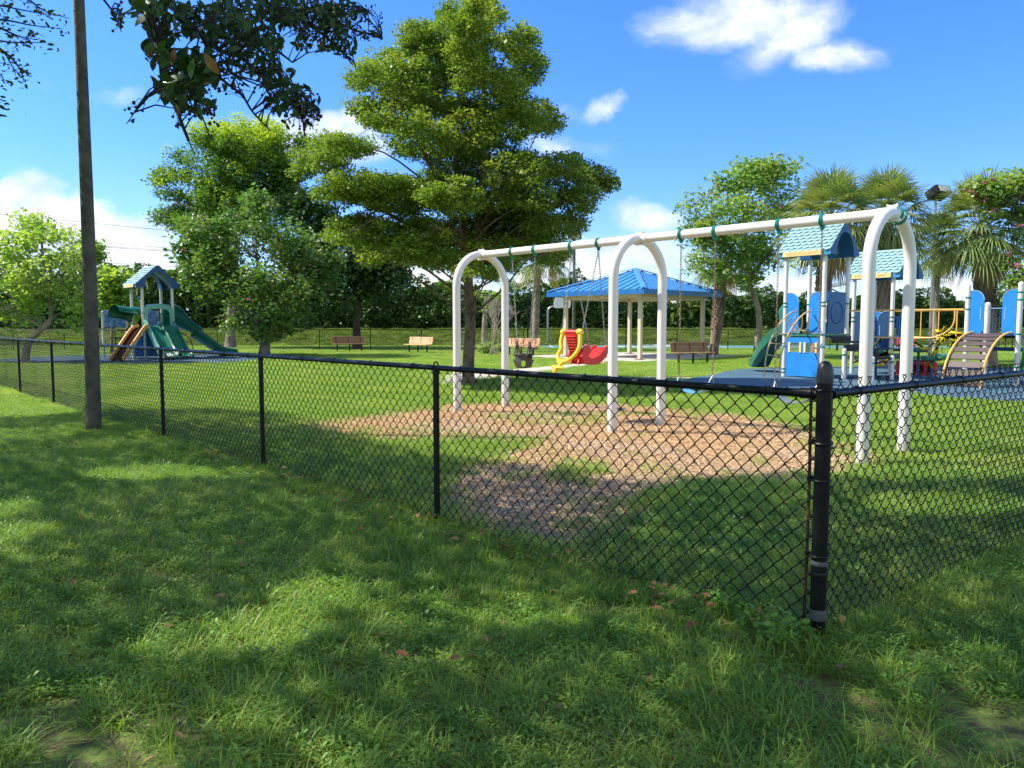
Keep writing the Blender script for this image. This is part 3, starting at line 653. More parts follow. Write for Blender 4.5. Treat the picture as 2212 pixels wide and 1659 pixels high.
# bucket swing ---------------------------------------------------
tm=(CT[0]+CT[1])/2; hw=(CT[1]-CT[0])/2
bk=empty_thing('bucket_swing','grey rubber toddler bucket swing hanging in the far bay of the white frame','swing',tuple(wloc(tm,.80)),BA)
def ring_prof(z,r): return [(r*math.cos(q),r*.85*math.sin(q),z) for q in np.linspace(0,2*math.pi,24,endpoint=False)]
m=MB(); zs=[(.24,.165),(.20,.168),(.13,.158)]
out=[ring_prof(z,r) for z,r in zs]; inn=[ring_prof(z,r-.014) for z,r in zs[::-1]]; rings=out+inn
P=[p for r_ in rings for p in r_]; fs=[]
for i in range(len(rings)):
    j=(i+1)%len(rings)
    for k in range(24): fs.append((i*24+k,i*24+(k+1)%24,j*24+(k+1)%24,j*24+k))
m.add(P,fs); m.torus((0,0,.24),(0,0,1),.160,.011,24,6)
link('bucket_rim',m,RUBBER,bk)
m=MB()
for (a0,a1) in ((-.75,.75),(math.pi-.75,math.pi+.75)):
    for q0,q1 in zip(np.linspace(a0,a1,8)[:-1],np.linspace(a0,a1,8)[1:]):
        pass
for q in (0.0,math.pi/2,math.pi,3*math.pi/2):     # four straps that curve in to the seat bottom
    wdt=.085; path=[(math.cos(q)*r,math.sin(q)*r*.85,z) for r,z in ((.158,.14),(.15,.08),(.13,.03),(.09,.006),(.0,.0))]
    m.sweep(path,[(-wdt,-.006),(wdt,-.006),(wdt,.006),(-wdt,.006)],side=(-math.sin(q),math.cos(q),0),scales=[(1.05,1),(.8,1),(.75,1),(.8,1),(.6,1)])
link('bucket_seat',m,RUBBER,bk)
for s in (-1,1):
    st=MB().box((s*.157,0,.33),(.014,.035,.24)).box((s*.157,.05,.30),(.014,.02,.18),rx=.3).box((s*.157,-.05,.30),(.014,.02,.18),rx=-.3); link('strap',st,RUBBER,bk)
    link('chain',chain((s*.157,0,.44),(s*hw,0,BZ-.13-.80)),STEEL,bk)
    link('bolt_plate',MB().cyl((s*.16,-.01,.2),(s*.176,-.01,.2),.035,n=12).ball((s*.18,-.01,.212),.008),BLACK,bk)
# red adaptive swing seat -----------------------------------------
tm=(CT[2]+CT[3])/2; hw=(CT[3]-CT[2])/2
rs=empty_thing('high_back_swing','red moulded high back swing seat with a loose yellow harness hanging behind it','swing',tuple(wloc(tm,0,-.30)),BA)
# local: x along beam (width), y forward (away/right)
prof=[(-.02,1.46),(.05,1.47),(.12,1.20),(.19,1.00),(.26,.93),(.40,.92),(.52,.99),(.66,1.12),(.72,1.16),(.74,1.12),(.70,1.02),(.60,.90),(.46,.855),(.22,.855),(.15,.90),(.06,1.15),(-.02,1.38)]
m=MB(); m.prism(prof,(0,0,0),(0,1,0),(0,0,1),(1,0,0),.23)
for i in range(9):           # ribs on the back
    t=i/8; y=.015+.12*t; z=1.37-.42*t; m.box((0,y-.028,z),(.20,.03,.016),rx=-.25,bev=.004)
sidep=[(.10,1.10),(.20,1.22),(.28,1.18),(.30,1.08),(.24,1.0),(.34,.95),(.50,1.0),(.68,1.16),(.76,1.20),(.77,1.12),(.68,.96),(.50,.84),(.30,.835),(.16,.86),(.08,1.0)]
for s in (-1,1): m.prism(sidep,(s*.14,0,0),(0,1,0),(0,0,1),(1,0,0),.05)
m.prism([(.16,.86),(.30,.845),(.50,.85),(.68,.97),(.66,1.0),(.48,.90),(.2,.92)],(0,0,0),(0,1,0),(0,0,1),(1,0,0),.30)
m.cyl((-.16,.015,1.455),(.16,.015,1.455),.045,n=16)
for s in (-.5,.5):
    m.box((s*.16,.10,.90),(.02,.04,.10),rx=-.4)
sq=lambda mb: setattr(mb,'v',[(x*.95,y*.95,1.43+(z-1.46)*.83) for x,y,z in mb.v])
sq(m); link('seat_shell',m,REDP,rs)
m=MB()
for s in (-1,1): m.lathe([(.03,-.05),(.055,-.04),(.058,0),(.055,.04),(.03,.05)],n=18) if False else m.tube([(s*.13,.015,1.455),(s*.15,.015,1.455),(s*.19,.015,1.455),(s*.225,.015,1.455)],[.045,.062,.062,.04],16)
L_=spline([(-.19,0,1.42),(-.20,-.03,1.27),(-.17,-.05,1.15),(-.20,-.09,1.04),(-.17,-.12,.95),(-.08,-.14,.90)],5)
R_=spline([(.19,0,1.42),(.22,-.03,1.28),(.22,-.06,1.15),(.17,-.10,1.04),(.08,-.13,.95),(-.04,-.15,.90)],5)
m.tube(L_,[.034]*len(L_),10); m.tube(R_,[.034]*len(R_),10)
m.prism([(-.17,.95),(-.05,.96),(.06,.95),(.08,.93),(-.04,.86),(-.10,.86),(-.17,.90)],(0,-.14,0),(1,0,0),(0,0,1),(0,1,0),.05)
m.tube([(-.06,-.14,.90),(-.09,-.17,.84),(-.13,-.2,.79)],[.04,.035,.03],10)
m.tube([(-.24,-.2,.80),(-.20,-.21,.805),(-.04,-.21,.795),(0,-.2,.79)],[.02,.033,.033,.02],10)
m.tube([(-.11,-.2,.82),(-.15,-.225,.73),(-.16,-.23,.66)],[.034,.036,.022],10)
sq(m); link('harness',m,YELL,rs)
for s in (-1,1):
    link('chain',chain((s*.21,.015,1.44),(s*hw,.30,BZ-.12)),STEEL,rs)
    link('chain',chain((s*.16,.63,1.15),(s*hw,.30,BZ-.12)),STEEL,rs)
# belt swings -----------------------------------------------------
for i,(lab,mm) in enumerate((('light blue belt swing on rusty chains in the near bay beside the middle arch',BLUEB),('dark grey belt swing on rusty chains beside the nearest arch',mat('grey_belt',(.17,.2,.22),.6,.05)))):
    ta,tb=CT[4+2*i],CT[5+2*i]; hw=(tb-ta)/2; bs_=empty_thing('belt_swing',lab,'swing',tuple(wloc((ta+tb)/2,.60 if i==0 else .57)),BA,'belt swings')
    path=[(hw*.98*math.sin(q)*1.0,0,.0+.16*(1-math.cos(q))/.75) for q in np.linspace(-1.25,1.25,15)]
    link('belt_seat',MB().sweep(path,[(-.085,-.007),(.085,-.007),(.085,.007),(-.085,.007)],side=(0,1,0)),mm,bs_)
    for s in (-1,1):
        z1=path[-1][2]; tri=MB().tube([(s*hw*.93,-.07,z1),(s*hw,0,z1+.10),(s*hw*.93,.07,z1)],.006,6); link('triangle_link',tri,STEEL,bs_)
        link('chain',chain((s*hw,0,z1+.10),(s*hw,0,BZ-.13-(.60 if i==0 else .57))),RUSTC,bs_)
# ================================================================== PLAY STRUCTURE PARTS
def rings(m,x,y,zs,r=.068):
    for z in zs: m.lathe([(r-.006,z-.022),(r,z-.018),(r,z-.004),(r-.004,z),(r,z+.004),(r,z+.018),(r-.006,z+.022)],(x,y,0),16)
def post(parent,x,y,h,r=.06,cl=(1.25,),cap=True):
    m=MB().cyl((x,y,-.05),(x,y,h),r,n=20)
    if cap: m.lathe([(r*1.02,h-.02),(r,h+.02),(r*.75,h+.045),(r*.3,h+.06)],(x,y,0),20)
    o=link('post',m,WHITE,parent)
    for z in cl:
        k=MB(); rings(k,x,y,(z,)); link('post_clamp',k,CLAMP,o)
    return o
def gable_roof(parent,cx,cy,eave,ridge,lx,ly,alongx=True,sign=None,scal=True):
    """ridge along local x (or y); lx half length of ridge, ly half span"""
    def T_(a,b,z): return (cx+a,cy+b,z) if alongx else (cx-b,cy+a,z)
    H=ridge-eave; 
    m=MB()   # solid shell: two slopes with thickness + vertical fascia
    th=.07; E=eave+.13
    for s in (-1,1):
        P=[T_(-lx,s*ly,E),T_(lx,s*ly,E),T_(lx,0,ridge),T_(-lx,0,ridge),T_(-lx,s*ly,E-th),T_(lx,s*ly,E-th),T_(lx,0,ridge-th*1.3),T_(-lx,0,ridge-th*1.3)]
        m.add(P,[(0,1,2,3),(7,6,5,4),(0,4,5,1),(0,3,7,4),(1,5,6,2)])
    ro=link('roof',m.mesh('roof',False),ROOFL,parent)
    sc=MB(); sl=math.hypot(ly,ridge-E); nr=8; ncol=int(2*lx/.19)
    for s in (-1,1):
        for r in range(nr):
            f0=r/nr; f1=(r+1)/nr
            for c in range(-1,ncol+1):
                xa=-lx+(c+(.5 if r%2 else 0))*(2*lx/ncol); wdt=2*lx/ncol
                x0=max(-lx,xa);x1=min(lx,xa+wdt)
                if x1-x0<.03: continue
                pts=[]
                for q in np.linspace(0,1,7):
                    xx=xa+wdt*q; dep=(1-(2*q-1)**2)*.45
                    pts.append((min(max(xx,-lx),lx),f0-dep/nr+.2/nr if r>0 or True else f0))
                def onr(x,f,lift):
                    y_=s*(ly-(ly)*f); z_=E+(ridge-E)*f; nyy=s*(ridge-E)/sl; nz_=ly/sl
                    return T_(x,y_+nyy*lift,z_+nz_*lift)
                f00=max(f0,0); n=len(pts)
                lo=[onr(a,max(b,-.02),.042) for a,b in pts]; hi=[onr(a,min(f1+.1/nr,1.0),.006) for a,b in pts]; bot=[onr(a,max(b,-.02),.001) for a,b in pts]
                o_=lo+hi+bot; sc.add(o_,[(k,k+1,n+k+1,n+k) for k in range(n-1)]+[(2*n+k,2*n+k+1,k+1,k) for k in range(n-1)])
    link('shingles',sc.mesh('shingles',False),ROOFL,ro)
    fa=MB()
    for s in (-1,1): 
        c=T_(0,s*(ly-.02),eave+.075); fa.box(c,(2*lx,.05,.15) if alongx else (.05,2*lx,.15))
    link('eave_band',fa,ROOFE,ro)
    # gable ends with an arched opening
    for e in (-1,1):
        g=MB(); ra=ly*.62; hp=H*.72
        outer=[(-ly,eave),(-ly,E)]+[(-ly*(1-t),E+(ridge-E)*t) for t in (.25,.5,.75)]+[(0,ridge)]+[(ly*t,ridge-(ridge-E)*t) for t in (.25,.5,.75)]+[(ly,E),(ly,eave)]
        inner=[(-ra*math.cos(q),eave+hp*math.sin(q)) for q in np.linspace(0,math.pi,11)]
        off=e*(lx+.012)
        n=len(outer); P=[T_(off,a,z) for a,z in outer]+[T_(off,a,z) for a,z in inner]+[T_(off-e*.07,a,z) for a,z in outer]+[T_(off-e*.45,a,z) for a,z in inner]
        fs=[(k,k+1,n+k+1,n+k) for k in range(n-1)]+[(2*n+k,3*n+k,3*n+k+1,2*n+k+1) for k in range(n-1)]+[(n+k,n+k+1,3*n+k+1,3*n+k) for k in range(n-1)]+[(k,2*n+k,2*n+k+1,k+1) for k in range(n-1)]
        g.add(P,fs); link('gable_end',g.mesh('gable_end',False),ROOFD,ro)
    if sign:
        sx=lx*.74; sgn=-1 if alongx else 1; c=T_(-.02,sgn*(ly+.035),eave+.075)
        d=(2*sx,.035,.155) if alongx else (.035,2*sx,.155); si=link('sign_board',MB().box(c,d,bev=.014),CREAM,parent,label='yellow name board on the roof edge')
        if not sign.strip(): return ro
        cu=bpy.data.curves.new('sign_text','FONT'); cu.body=sign; cu.size=.125; cu.align_x='CENTER'; cu.align_y='CENTER'; cu.extrude=.002
        tx=link('sign_text',cu,None,si); dg=bpy.context.evaluated_depsgraph_get(); me=bpy.data.meshes.new_from_object(tx.evaluated_get(dg)); bpy.data.objects.remove(tx); tx=link('sign_text',me,mat('sign_letters',(.68,.40,.14),.5,.03,8),si)
        tx.location=T_(-.02,-(ly+.0545),eave+.075); tx.rotation_euler=(math.pi/2,0,0 if alongx else -math.pi/2)
    return ro
def arched_panel(w,h,side=1,hole=True):
    """panel w wide, h tall, rounded top corner on the side 'side'; grip slot"""
    pts=[(0,0),(w*.75,0),(w,.12),(w,h-w*.75)]+[(w*.25+w*.75*math.cos(q),h-w*.75+w*.75*math.sin(q)) for q in np.linspace(.2,math.pi/2,7)]+[(0,h)]
    return [(side*a,b) for a,b in pts][::side]
def entry_panels(parent,x0,x1,y,z0,h,w=.36,m=None):
    for s,x in ((1,x0),(-1,x1)):
        mb=MB().prism(arched_panel(w,h,s),(x,y,z0),(1,0,0),(0,0,1),(0,1,0),.03)
        o=link('side_panel',mb,m or BLUEP,parent)
        ed=MB(); pts=arched_panel(w,h,s); P=[(x+a,y-.017,z0+b) for a,b in (pts if s==1 else pts[::-1])][3:]
        ed.tube(P,.008,5); gx=x+s*w*.78
        ed.tube([(gx,y-.02,z0+h*.35),(gx,y-.02,z0+h*.62)],.010,5)
        link('panel_edge',ed,mat('pale_blue_edge',(.35,.55,.75),.5,.03),o)
def slide(parent,path,w=.46,hgt=.2,m=GREENP,th=.02,name='slide',scales=None,prof=None):
    if prof is None:
        a=w/2; prof=[(-a,hgt),(-a-th,hgt+.02),(-a-th*2,hgt),(-a-th*1.2,.0),(-a*.8,-th*1.5),(a*.8,-th*1.5),(a+th*1.2,0),(a+th*2,hgt),(a+th,hgt+.02),(a,hgt),(a*.97,.06),(a*.8,.0),(-a*.8,0),(-a*.97,.06)]
    mb=MB().sweep(path,prof,scales=scales,cap=False); return link(name,mb,m,parent)
U53=math.atan2(-.8,.6)
# ---- main play structure on the right ----------------------------
T1=(8.77,22.28)
ps=empty_thing('play_structure','large blue and white play structure with two shingled roofs and yellow bridge rails','playground structure',(T1[0],T1[1],.03),U53)
def L1(X,Y,z=0):
    dx,dy=X-T1[0],Y-T1[1]; return (dx*.6-dy*.8,dx*.8+dy*.6,z)
for (x,y) in ((-.6,-.6),(.6,-.6),(.6,.6),(-.6,.6)): post(ps,x,y,3.5,cl=(1.22,2.02,2.12) if y<0 else (1.22,2.1),cap=False)
ex=MB(); 
for (x,y) in ((-.6,-.6),(.6,-.6)): rings(ex,x,y,(.12,.22,.88),.068)
link('lower_clamps',ex,CLAMP,ps)
gable_roof(ps,0,0,3.42,4.33,.83,.72,True,'MOULTING PARK')
link('deck',MB().box((0,0,1.2),(1.28,1.28,.05)).box((0,0,1.16),(1.2,1.2,.04)),mat('green_deck',(.02,.16,.12),.6,.05),ps)
entry_panels(ps,-.53,.53,-.6,1.27,1.14,.37)
sd=MB().prism([(-.44,1.25),(.44,1.25),(.44,2.42),(-.44,2.42)],(.62,0,0),(0,1,0),(0,0,1),(1,0,0),.04); SHADEB=mat('shaded_blue_plastic',(.010,.10,.25),.45,.05); sd=link('square_panel',sd,SHADEB,ps,label='square panel, blue darkened for its shaded side, with a raised ring')  # darker copy of the blue panels, shade of this side put into colour
link('raised_ring',MB().torus((.645,0,1.84),(1,0,0),.30,.014,28,6),SHADEB,sd)
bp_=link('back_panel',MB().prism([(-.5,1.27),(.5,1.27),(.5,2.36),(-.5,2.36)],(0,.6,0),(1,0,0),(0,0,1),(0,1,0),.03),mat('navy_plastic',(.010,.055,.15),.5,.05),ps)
yf=MB()
for (c,d) in (((-.02,.575,1.62),(.34,.02,.10)),((-.02,.575,2.10),(.34,.02,.10)),((-.17,.575,1.86),(.05,.02,.42)),((.13,.575,1.86),(.05,.02,.42))): yf.box(c,d,bev=.005)
for k in range(5): yf.cyl((-.12+k*.05,.57,1.66),(-.12+k*.05,.57,2.06),.006,n=5)
link('window_frame',yf,CREAM,bp_)
lp=MB(); z0,z1=.03,1.14
for (x0,x1,a,b) in ((-.53,.53,z0,.72),(-.53,.53,.98,z1),(-.53,-.40,.72,.98),(.42,.53,.72,.98),(-.06,.08,.72,.98)): lp.box(((x0+x1)/2,-.6,(a+b)/2),(x1-x0,.035,b-a))
lp=link('house_panel',lp.mesh('house_panel',False),BLUEP,ps,label='low blue panel with small shuttered windows')
sh=MB()
for x in (-.42,-.07,.07,.42): sh.box((x,-.628,.85),(.075,.02,.30),bev=.009)
link('shutter',sh,CREAM,lp)
la=MB()
for cx_ in (-.24,.25):
    for k in range(3): la.box((cx_-.09+k*.09,-.6,.85),(.008,.012,.26)).box((cx_,-.6,.77+k*.08),(.3,.012,.008))
link('window_lattice',la,STEEL,lp)
# arched loop climber
cl=MB()
for x in (-.2,.27):
    cl.tube(spline([(x,-2.12,-.03),(x,-2.08,.45),(x,-1.95,.9),(x,-1.65,1.35),(x,-1.25,1.68),(x,-.9,1.85),(x,-.68,1.86)],4),.021,10)
for (y,z) in ((-2.08,.35),(-2.02,.68),(-1.9,1.0),(-1.7,1.27)): cl.tube([(-.2,y,z),(.035,y-.03,z-.03),(.27,y,z)],.014,8)
for (y,z) in ((-1.55,1.45),(-1.1,1.62),(-.8,1.62)):
    cl.tube(spline([(-.2,y,z+.1),(-.14,y+.1,z-.18),(.04,y+.16,z-.30),(.2,y+.1,z-.18),(.27,y,z+.1)],4),.016,8)
link('loop_climber',cl,TANR,ps)
slide(ps,spline([(-.6,.0,1.25),(-1.1,.05,1.15),(-1.7,.3,.75),(-2.2,.65,.35),(-2.55,1.0,.16),(-2.9,1.35,.14)],5),.5,.24)
link('slide_hood',MB().sweep([(-.62,0,1.28),(-.95,.02,1.24)],[(-.32,0),(-.3,.7),(-.1,.86),(.1,.86),(.3,.7),(.32,0),(.28,0),(.26,.66),(.08,.8),(-.08,.8),(-.26,.66),(-.28,0)],cap=False),GREENP,ps)
# stepped transfer decks right of the tower
st=MB()
for i,(x,z) in enumerate(((.95,1.02),(1.35,.80),(1.75,.60))): st.box((x,.1,z),(.42,1.0,.05)).box((x-.2,.1,z+.08),(.02,1.0,.16))
link('stepped_deck',st,BLACK,ps)
for x,y,h in ((1.15,-.42,.8),(1.15,.62,.8),(1.95,.62,.6),(1.95,-.42,.6)): post(ps,x,y,h,.055,(h-.12,))
# second tower
c2=L1(11.37,23.68); 
for (x,y) in ((-.6,-.6),(.6,-.6),(.6,.6),(-.6,.6)): post(ps,c2[0]+x,c2[1]+y,2.95,cl=(.8,1.6,1.72),cap=False)
gable_roof(ps,c2[0],c2[1],2.88,3.76,.83,.70,True,'MOULTING PARK')
link('deck',MB().box((c2[0],c2[1],.74),(1.28,1.28,.06)),BLACK,ps)
entry_panels(ps,c2[0]-.53,c2[0]+.53,c2[1]-.6,.8,1.1,.36,mat('navy_plastic',(.010,.055,.15)))  # blue panels in navy, the shade of their side put into the colour
entry_panels(ps,c2[0]-.53,c2[0]+.53,c2[1]+.6,.8,1.1,.36)
dp=MB().prism([(-.5,.78),(.5,.78),(.5,1.86),(-.5,1.86)],(c2[0]-.6,c2[1],0),(0,1,0),(0,0,1),(1,0,0),.03); link('square_panel',dp,BLUEP,ps)
gb=MB()
for k in range(7): gb.cyl((c2[0]+.6,c2[1]-.45+k*.15,.8),(c2[0]+.6,c2[1]-.45+k*.15,1.7),.011,n=6)
gb.cyl((c2[0]+.6,c2[1]-.53,1.72),(c2[0]+.6,c2[1]+.53,1.72),.02,n=8); link('barrier',gb,ROOFD,ps)
# bridge rails
def railing(A,B,top,low,nv,curve_end=True):
    A=Vector(A);B=Vector(B); mb=MB(); P=lambda t,z:(A.x+(B.x-A.x)*t,A.y+(B.y-A.y)*t,z)
    mb.tube([P(0,top),P(1,top)],.023,10)
    bz=lambda t: low-.07*math.sin(math.pi*min(t*1.05,1))
    pts=[P(.18,top),P(.18,low)]; mb.tube(pts,.02,8)
    lowp=[P(t,bz(t)) for t in np.linspace(.18,.76,10)]+[P(.84,low+.06),P(.90,low+.2),P(.93,low+.4),P(.93,top)]
    mb.tube(spline(lowp,2),.02,8)
    for t in np.linspace(.18,.95,nv)[1:]: mb.tube([P(t,top),P(t,bz(t) if t<.8 else low)],.016,8)
    return mb
link('bridge_railing',railing(L1(9.72,22.20),L1(11.74,20.08),1.90,1.20,5),YRAIL,ps)
link('bridge_railing',railing(L1(11.2,22.95),L1(12.68,20.85),1.90,1.20,5),YRAIL,ps)
for (px,Z,z,r) in ((1893,22.3,.76,.26),(1927,22.0,.66,.30),(1984,21.5,.85,.24),(2014,21.3,.62,.28),(2046,21.0,.68,.30)):
    X=(px-CX)/F*Z; c=L1(X,Z)
    o=link('stepping_pod',MB().lathe([(r*.5,z-.12),(r*.95,z-.09),(r,z-.02),(r*.95,z+.02),(r*.3,z+.03)],(c[0],c[1],0),20),GREENP,ps)
    link('pod_post',MB().cyl((c[0],c[1],-.03),(c[0],c[1],z-.1),.035,n=10),ROOFD,o)
# right hand deck with arched ladder
c3=L1(12.64,19.88)
post(ps,c3[0]-.6,c3[1]-.6,2.50,cl=(1.9,2.2,1.22)); post(ps,c3[0]+.6,c3[1]-.6,2.50,cl=(.45,1.27,2.12,2.3)); post(ps,c3[0]-.6,c3[1]+.6,2.04,.07,cl=(1.72,1.82,1.92)); post(ps,c3[0]+.6,c3[1]+.6,2.50)
link('deck',MB().box((c3[0],c3[1],1.2),(1.28,1.28,.05)),BLACK,ps)
entry_panels(ps,c3[0]-.53,c3[0]+.53,c3[1]-.6,1.24,1.14,.32)
gb=MB().cyl((c3[0]-.53,c3[1]+.6,1.93),(c3[0]+1.8,c3[1]+.6,1.93),.022,n=8).box((c3[0]+.6,c3[1]+.6,.86),(2.4,.08,.10))
for k in range(14): gb.cyl((c3[0]-.45+k*.16,c3[1]+.6,.9),(c3[0]-.45+k*.16,c3[1]+.6,1.93),.012,n=6)
link('barrier',gb,ROOFD,ps,label='dark barrier of upright bars')
lf=MB(); arc_=[(-.6-1.62*math.cos(q),-.02+1.33*math.sin(q)) for q in np.linspace(0,math.pi/2,14)]+[(-.52,1.30),(-.50,1.22)]
for x in (-.44,.44): lf.tube([(c3[0]+x,c3[1]+y,z) for y,z in arc_],.027,10)
lf=link('arched_ladder',lf,YRAIL,ps,label='arched ladder with dark brown planks between orange rails')
pk=MB()
for i in range(9):
    q=.10+i*(math.pi/2-.14)/8.3; y,z=-.6-1.57*math.cos(q),-.02+1.29*math.sin(q); tx,tz=1.57*math.sin(q),1.29*math.cos(q); an=math.atan2(tz,tx)
    pk.box((c3[0],c3[1]+y,z),(.84,.17,.028),rx=an,bev=.006)
link('plank',pk,PLANKD,lf)
rr_=MB()
for x in (-.4,.4): rr_.tube([(c3[0]+x,c3[1]+y*1.0+.03,z-.03) for y,z in arc_[:-2]],.017,6)
link('ladder_frame',rr_,BLACK,lf)
gp=MB().prism([(0,.3),(.9,.3),(.9,2.3),(.1,2.3)],(c3[0]+.68,c3[1]-.6,0),(1,0,0),(0,0,1),(0,1,0),.05); link('green_panel',gp,GREENP,ps)
# caution tape
tp=MB()
def ribbon(m,pts,w=.04):
    P=spline(pts,5); V_=[];n=len(P)
    for i,p in enumerate(P):
        q=i*.7+len(m.v)*.3; V_+= [p+Vector((0,math.sin(q)*w*.35,w*.5)),p-Vector((0,math.sin(q)*w*.35,w*.5))]
    m.add(V_,[(2*i,2*i+1,2*i+3,2*i+2) for i in range(n-1)]+[(2*i+2,2*i+3,2*i+1,2*i) for i in range(n-1)])
def DP(x,y,Z): return at(x,y,Z)
rt=random.Random(4)
for A,B,nn in (((1842,768,22.2),(1858,722,22.1),2),((1858,768,22.2),(1905,728,21.8),3),((1846,782,22.2),(1925,760,21.7),3),((1925,762,21.7),(1934,722,21.6),2),
             ((1956,728,21.4),(2005,758,21.2),3),((2000,752,21.2),(2032,726,20.9),2),((2000,782,21.2),(2042,722,20.8),6),((2006,785,21.2),(2020,788,21.2),4),((2024,716,20.7),(2088,724,20.2),7),
             ((2034,722,20.7),(2085,730,20.2),5),((2050,748,20.8),(2080,728,20.2),2),((2030,770,20.9),(2058,766,20.8),5),((2036,764,20.9),(2040,725,20.8),2),((1930,775,21.6),(1880,789,21.9),2),((2020,722,20.8),(2040,708,20.7),3)):
    for k in range(nn):
        a=Vector(DP(*A))+Vector((rt.uniform(-.05,.05),rt.uniform(-.06,.06),rt.uniform(-.05,.05))); b=Vector(DP(*B))+Vector((rt.uniform(-.05,.05),rt.uniform(-.06,.06),rt.uniform(-.06,.06)))
        mid=(a+b)/2+Vector((rt.uniform(-.04,.04),0,-rt.uniform(.0,.08))); ribbon(tp,[a,a.lerp(mid,.5)+Vector((0,.02,0)),mid,b],.045)
tag(link('caution_tape',tp,mat('yellow_tape',(.85,.66,.01),.45,.03,9)),'bright yellow caution tape tangled through the rails and pods of the bridge','caution tape')
# red play car
pcx,pcy=12.15,23.1
pc=empty_thing('play_car','low dull red toddler play car with round holes under the yellow bridge','play car',(pcx,pcy,.03),U53+.5)
bd=MB(); bd.box((0,-.28,.05),(1.05,.03,.10)).box((0,-.28,.36),(1.05,.03,.10))
for x in (-.48,-.12,.24,.48): bd.box((x,-.28,.205),(.10,.03,.21))
bd.box((0,.28,.2),(1.05,.03,.4)).box((-.52,0,.2),(.03,.56,.4)).box((.52,0,.2),(.03,.56,.4)); link('body',bd.mesh('body',False),REDD,pc)
link('seat_board',MB().box((.1,0,.43),(.8,.5,.03),bev=.01),BLACK,pc); link('cab',MB().box((-.3,0,.62),(.3,.44,.4),bev=.02).box((-.3,-.225,.66),(.1,.01,.12)),mat('grey_panel',(.35,.36,.40),.5),pc)
link('roof',MB().prism([(-.28,.84),(.28,.84),(0,1.12)],(-.3,0,0),(0,1,0),(0,0,1),(1,0,0),.5),REDD,pc)
# ---- small tower with slides on the left --------------------------
T3=(-16.26,34.92)
p3=empty_thing('slide_tower','distant slide tower with pale blue shingled roof and dark green slides','playground structure',(T3[0],T3[1],.03),R(45))
for (x,y) in ((-.65,-.65),(.65,-.65),(.65,.65),(-.65,.65)): post(p3,x,y,3.2,.065,cl=(1.42,2.0),cap=False)
gable_roof(p3,0,0,3.12,4.12,.80,.95,False,' ')
link('deck',MB().box((0,0,1.42),(1.4,1.4,.06)),BLACK,p3)
hood=[(-.62,.0),(-.62,.75),(-.50,.95),(0,1.0),(.50,.95),(.62,.75),(.62,.0),(.50,0),(.48,.58),(.36,.76),(0,.80),(-.36,.76),(-.48,.58),(-.50,0)]
m=MB(); P=[(a,-.66,1.45+b*.98) for a,b in hood]+[(a*1.0,-.80,1.45+b*.94) for a,b in hood]; n=14
m.add(P,[(k,(k+1)%n,n+(k+1)%n,n+k) for k in range(n)]+[(n+k,n+k+1,n+12-k,n+13-k) for k in range(6)]+[(13-k,12-k,k+1,k) for k in range(6)]); link('slide_hood',m.mesh('slide_hood',True),GREENL,p3,label='pale green arched hood over the double slide')
for x in (-.31,.31):
    slide(p3,spline([(x,-.66,1.46),(x,-.95,1.40),(x,-1.5,.98),(x,-2.1,.45),(x,-2.55,.20),(x,-2.95,.15)],5),.54,.17,GREENP)
link('slide_divider',MB().sweep(spline([(-.64,-.66,1.66),(-.64,-.95,1.60),(-.64,-1.5,1.18),(-.64,-2.1,.65),(-.64,-2.55,.38),(-.64,-2.95,.28)],5),[(-.045,-.2),(.045,-.2),(.045,.05),(-.045,.05)]),GREENL,p3)
# right chute: tall hood that drops and twists into an open slide
pth=spline([(.66,.05,1.95),(1.05,.08,1.88),(1.5,.10,1.55),(2.1,.05,1.15),(2.7,-.10,.72),(3.2,-.30,.35),(3.7,-.5,.24)],5); k=len(pth)
mm=MB(); prf=[(math.cos(q),math.sin(q)) for q in np.linspace(0,2*math.pi,18,endpoint=False)]
scl=[]
for i in range(k):
    t=i/(k-1); scl.append((.42-.12*min(t*2.2,1)+.14*max(0,t-.6)*2,.62-.38*min(t*2.4,1)))
half=int(k*.5); mm.sweep(pth[:half+1],prf,scales=scl[:half+1],cap=False); link('slide_hood',mm,GREENP,p3,label='tall dark green hood of the right chute')
hp_=[(1.0*math.cos(q),.9*math.sin(q)) for q in np.linspace(math.pi*.95,math.pi*2.05,12)]; prf2=hp_+[(a*.92,b*.88) for a,b in hp_[::-1]]
mm=MB().sweep(pth[half-1:],prf2,scales=[(a*1.7,b*1.9) for a,b in scl[half-1:]],cap=False); link('slide',mm,GREENP,p3,label='open curved end of the right chute')
# left scoop and climbing ramp
mm=MB(); sc_=[(math.cos(q),math.sin(q)) for q in np.linspace(-.3,math.pi*.9,12)]; prf3=sc_+[(a*.95,b*.95) for a,b in sc_[::-1]]
mm.sweep(spline([(-.66,0,1.75),(-1.1,-.05,1.85),(-1.7,-.15,1.95)],4),prf3,scales=[(.5,.5)]*4+[(.48,.42)]*5,cap=False); link('tunnel_shell',mm,GREENP,p3,label='open green half tunnel on the left side')
rm=MB().sweep(spline([(-.75,-1.0,1.35),(-1.05,-1.2,1.25),(-1.7,-1.75,.6),(-2.3,-2.25,-.02)],4),[(-.25,-.03),(.25,-.03),(.25,.03),(-.25,.03)]); rm=link('climbing_ramp',rm,mat('dark_maroon',(.035,.012,.008),.95,.05,spec=.05),p3)
for s in (-.27,.27):
    link('ramp_rail',MB().sweep(spline([(-.75,-1.0,1.38),(-1.05,-1.2,1.28),(-1.7,-1.75,.64),(-2.3,-2.25,.02)],4),[(s-.022,-.05),(s+.022,-.05),(s+.022,.14),(s-.022,.14)]),YRAIL,rm)
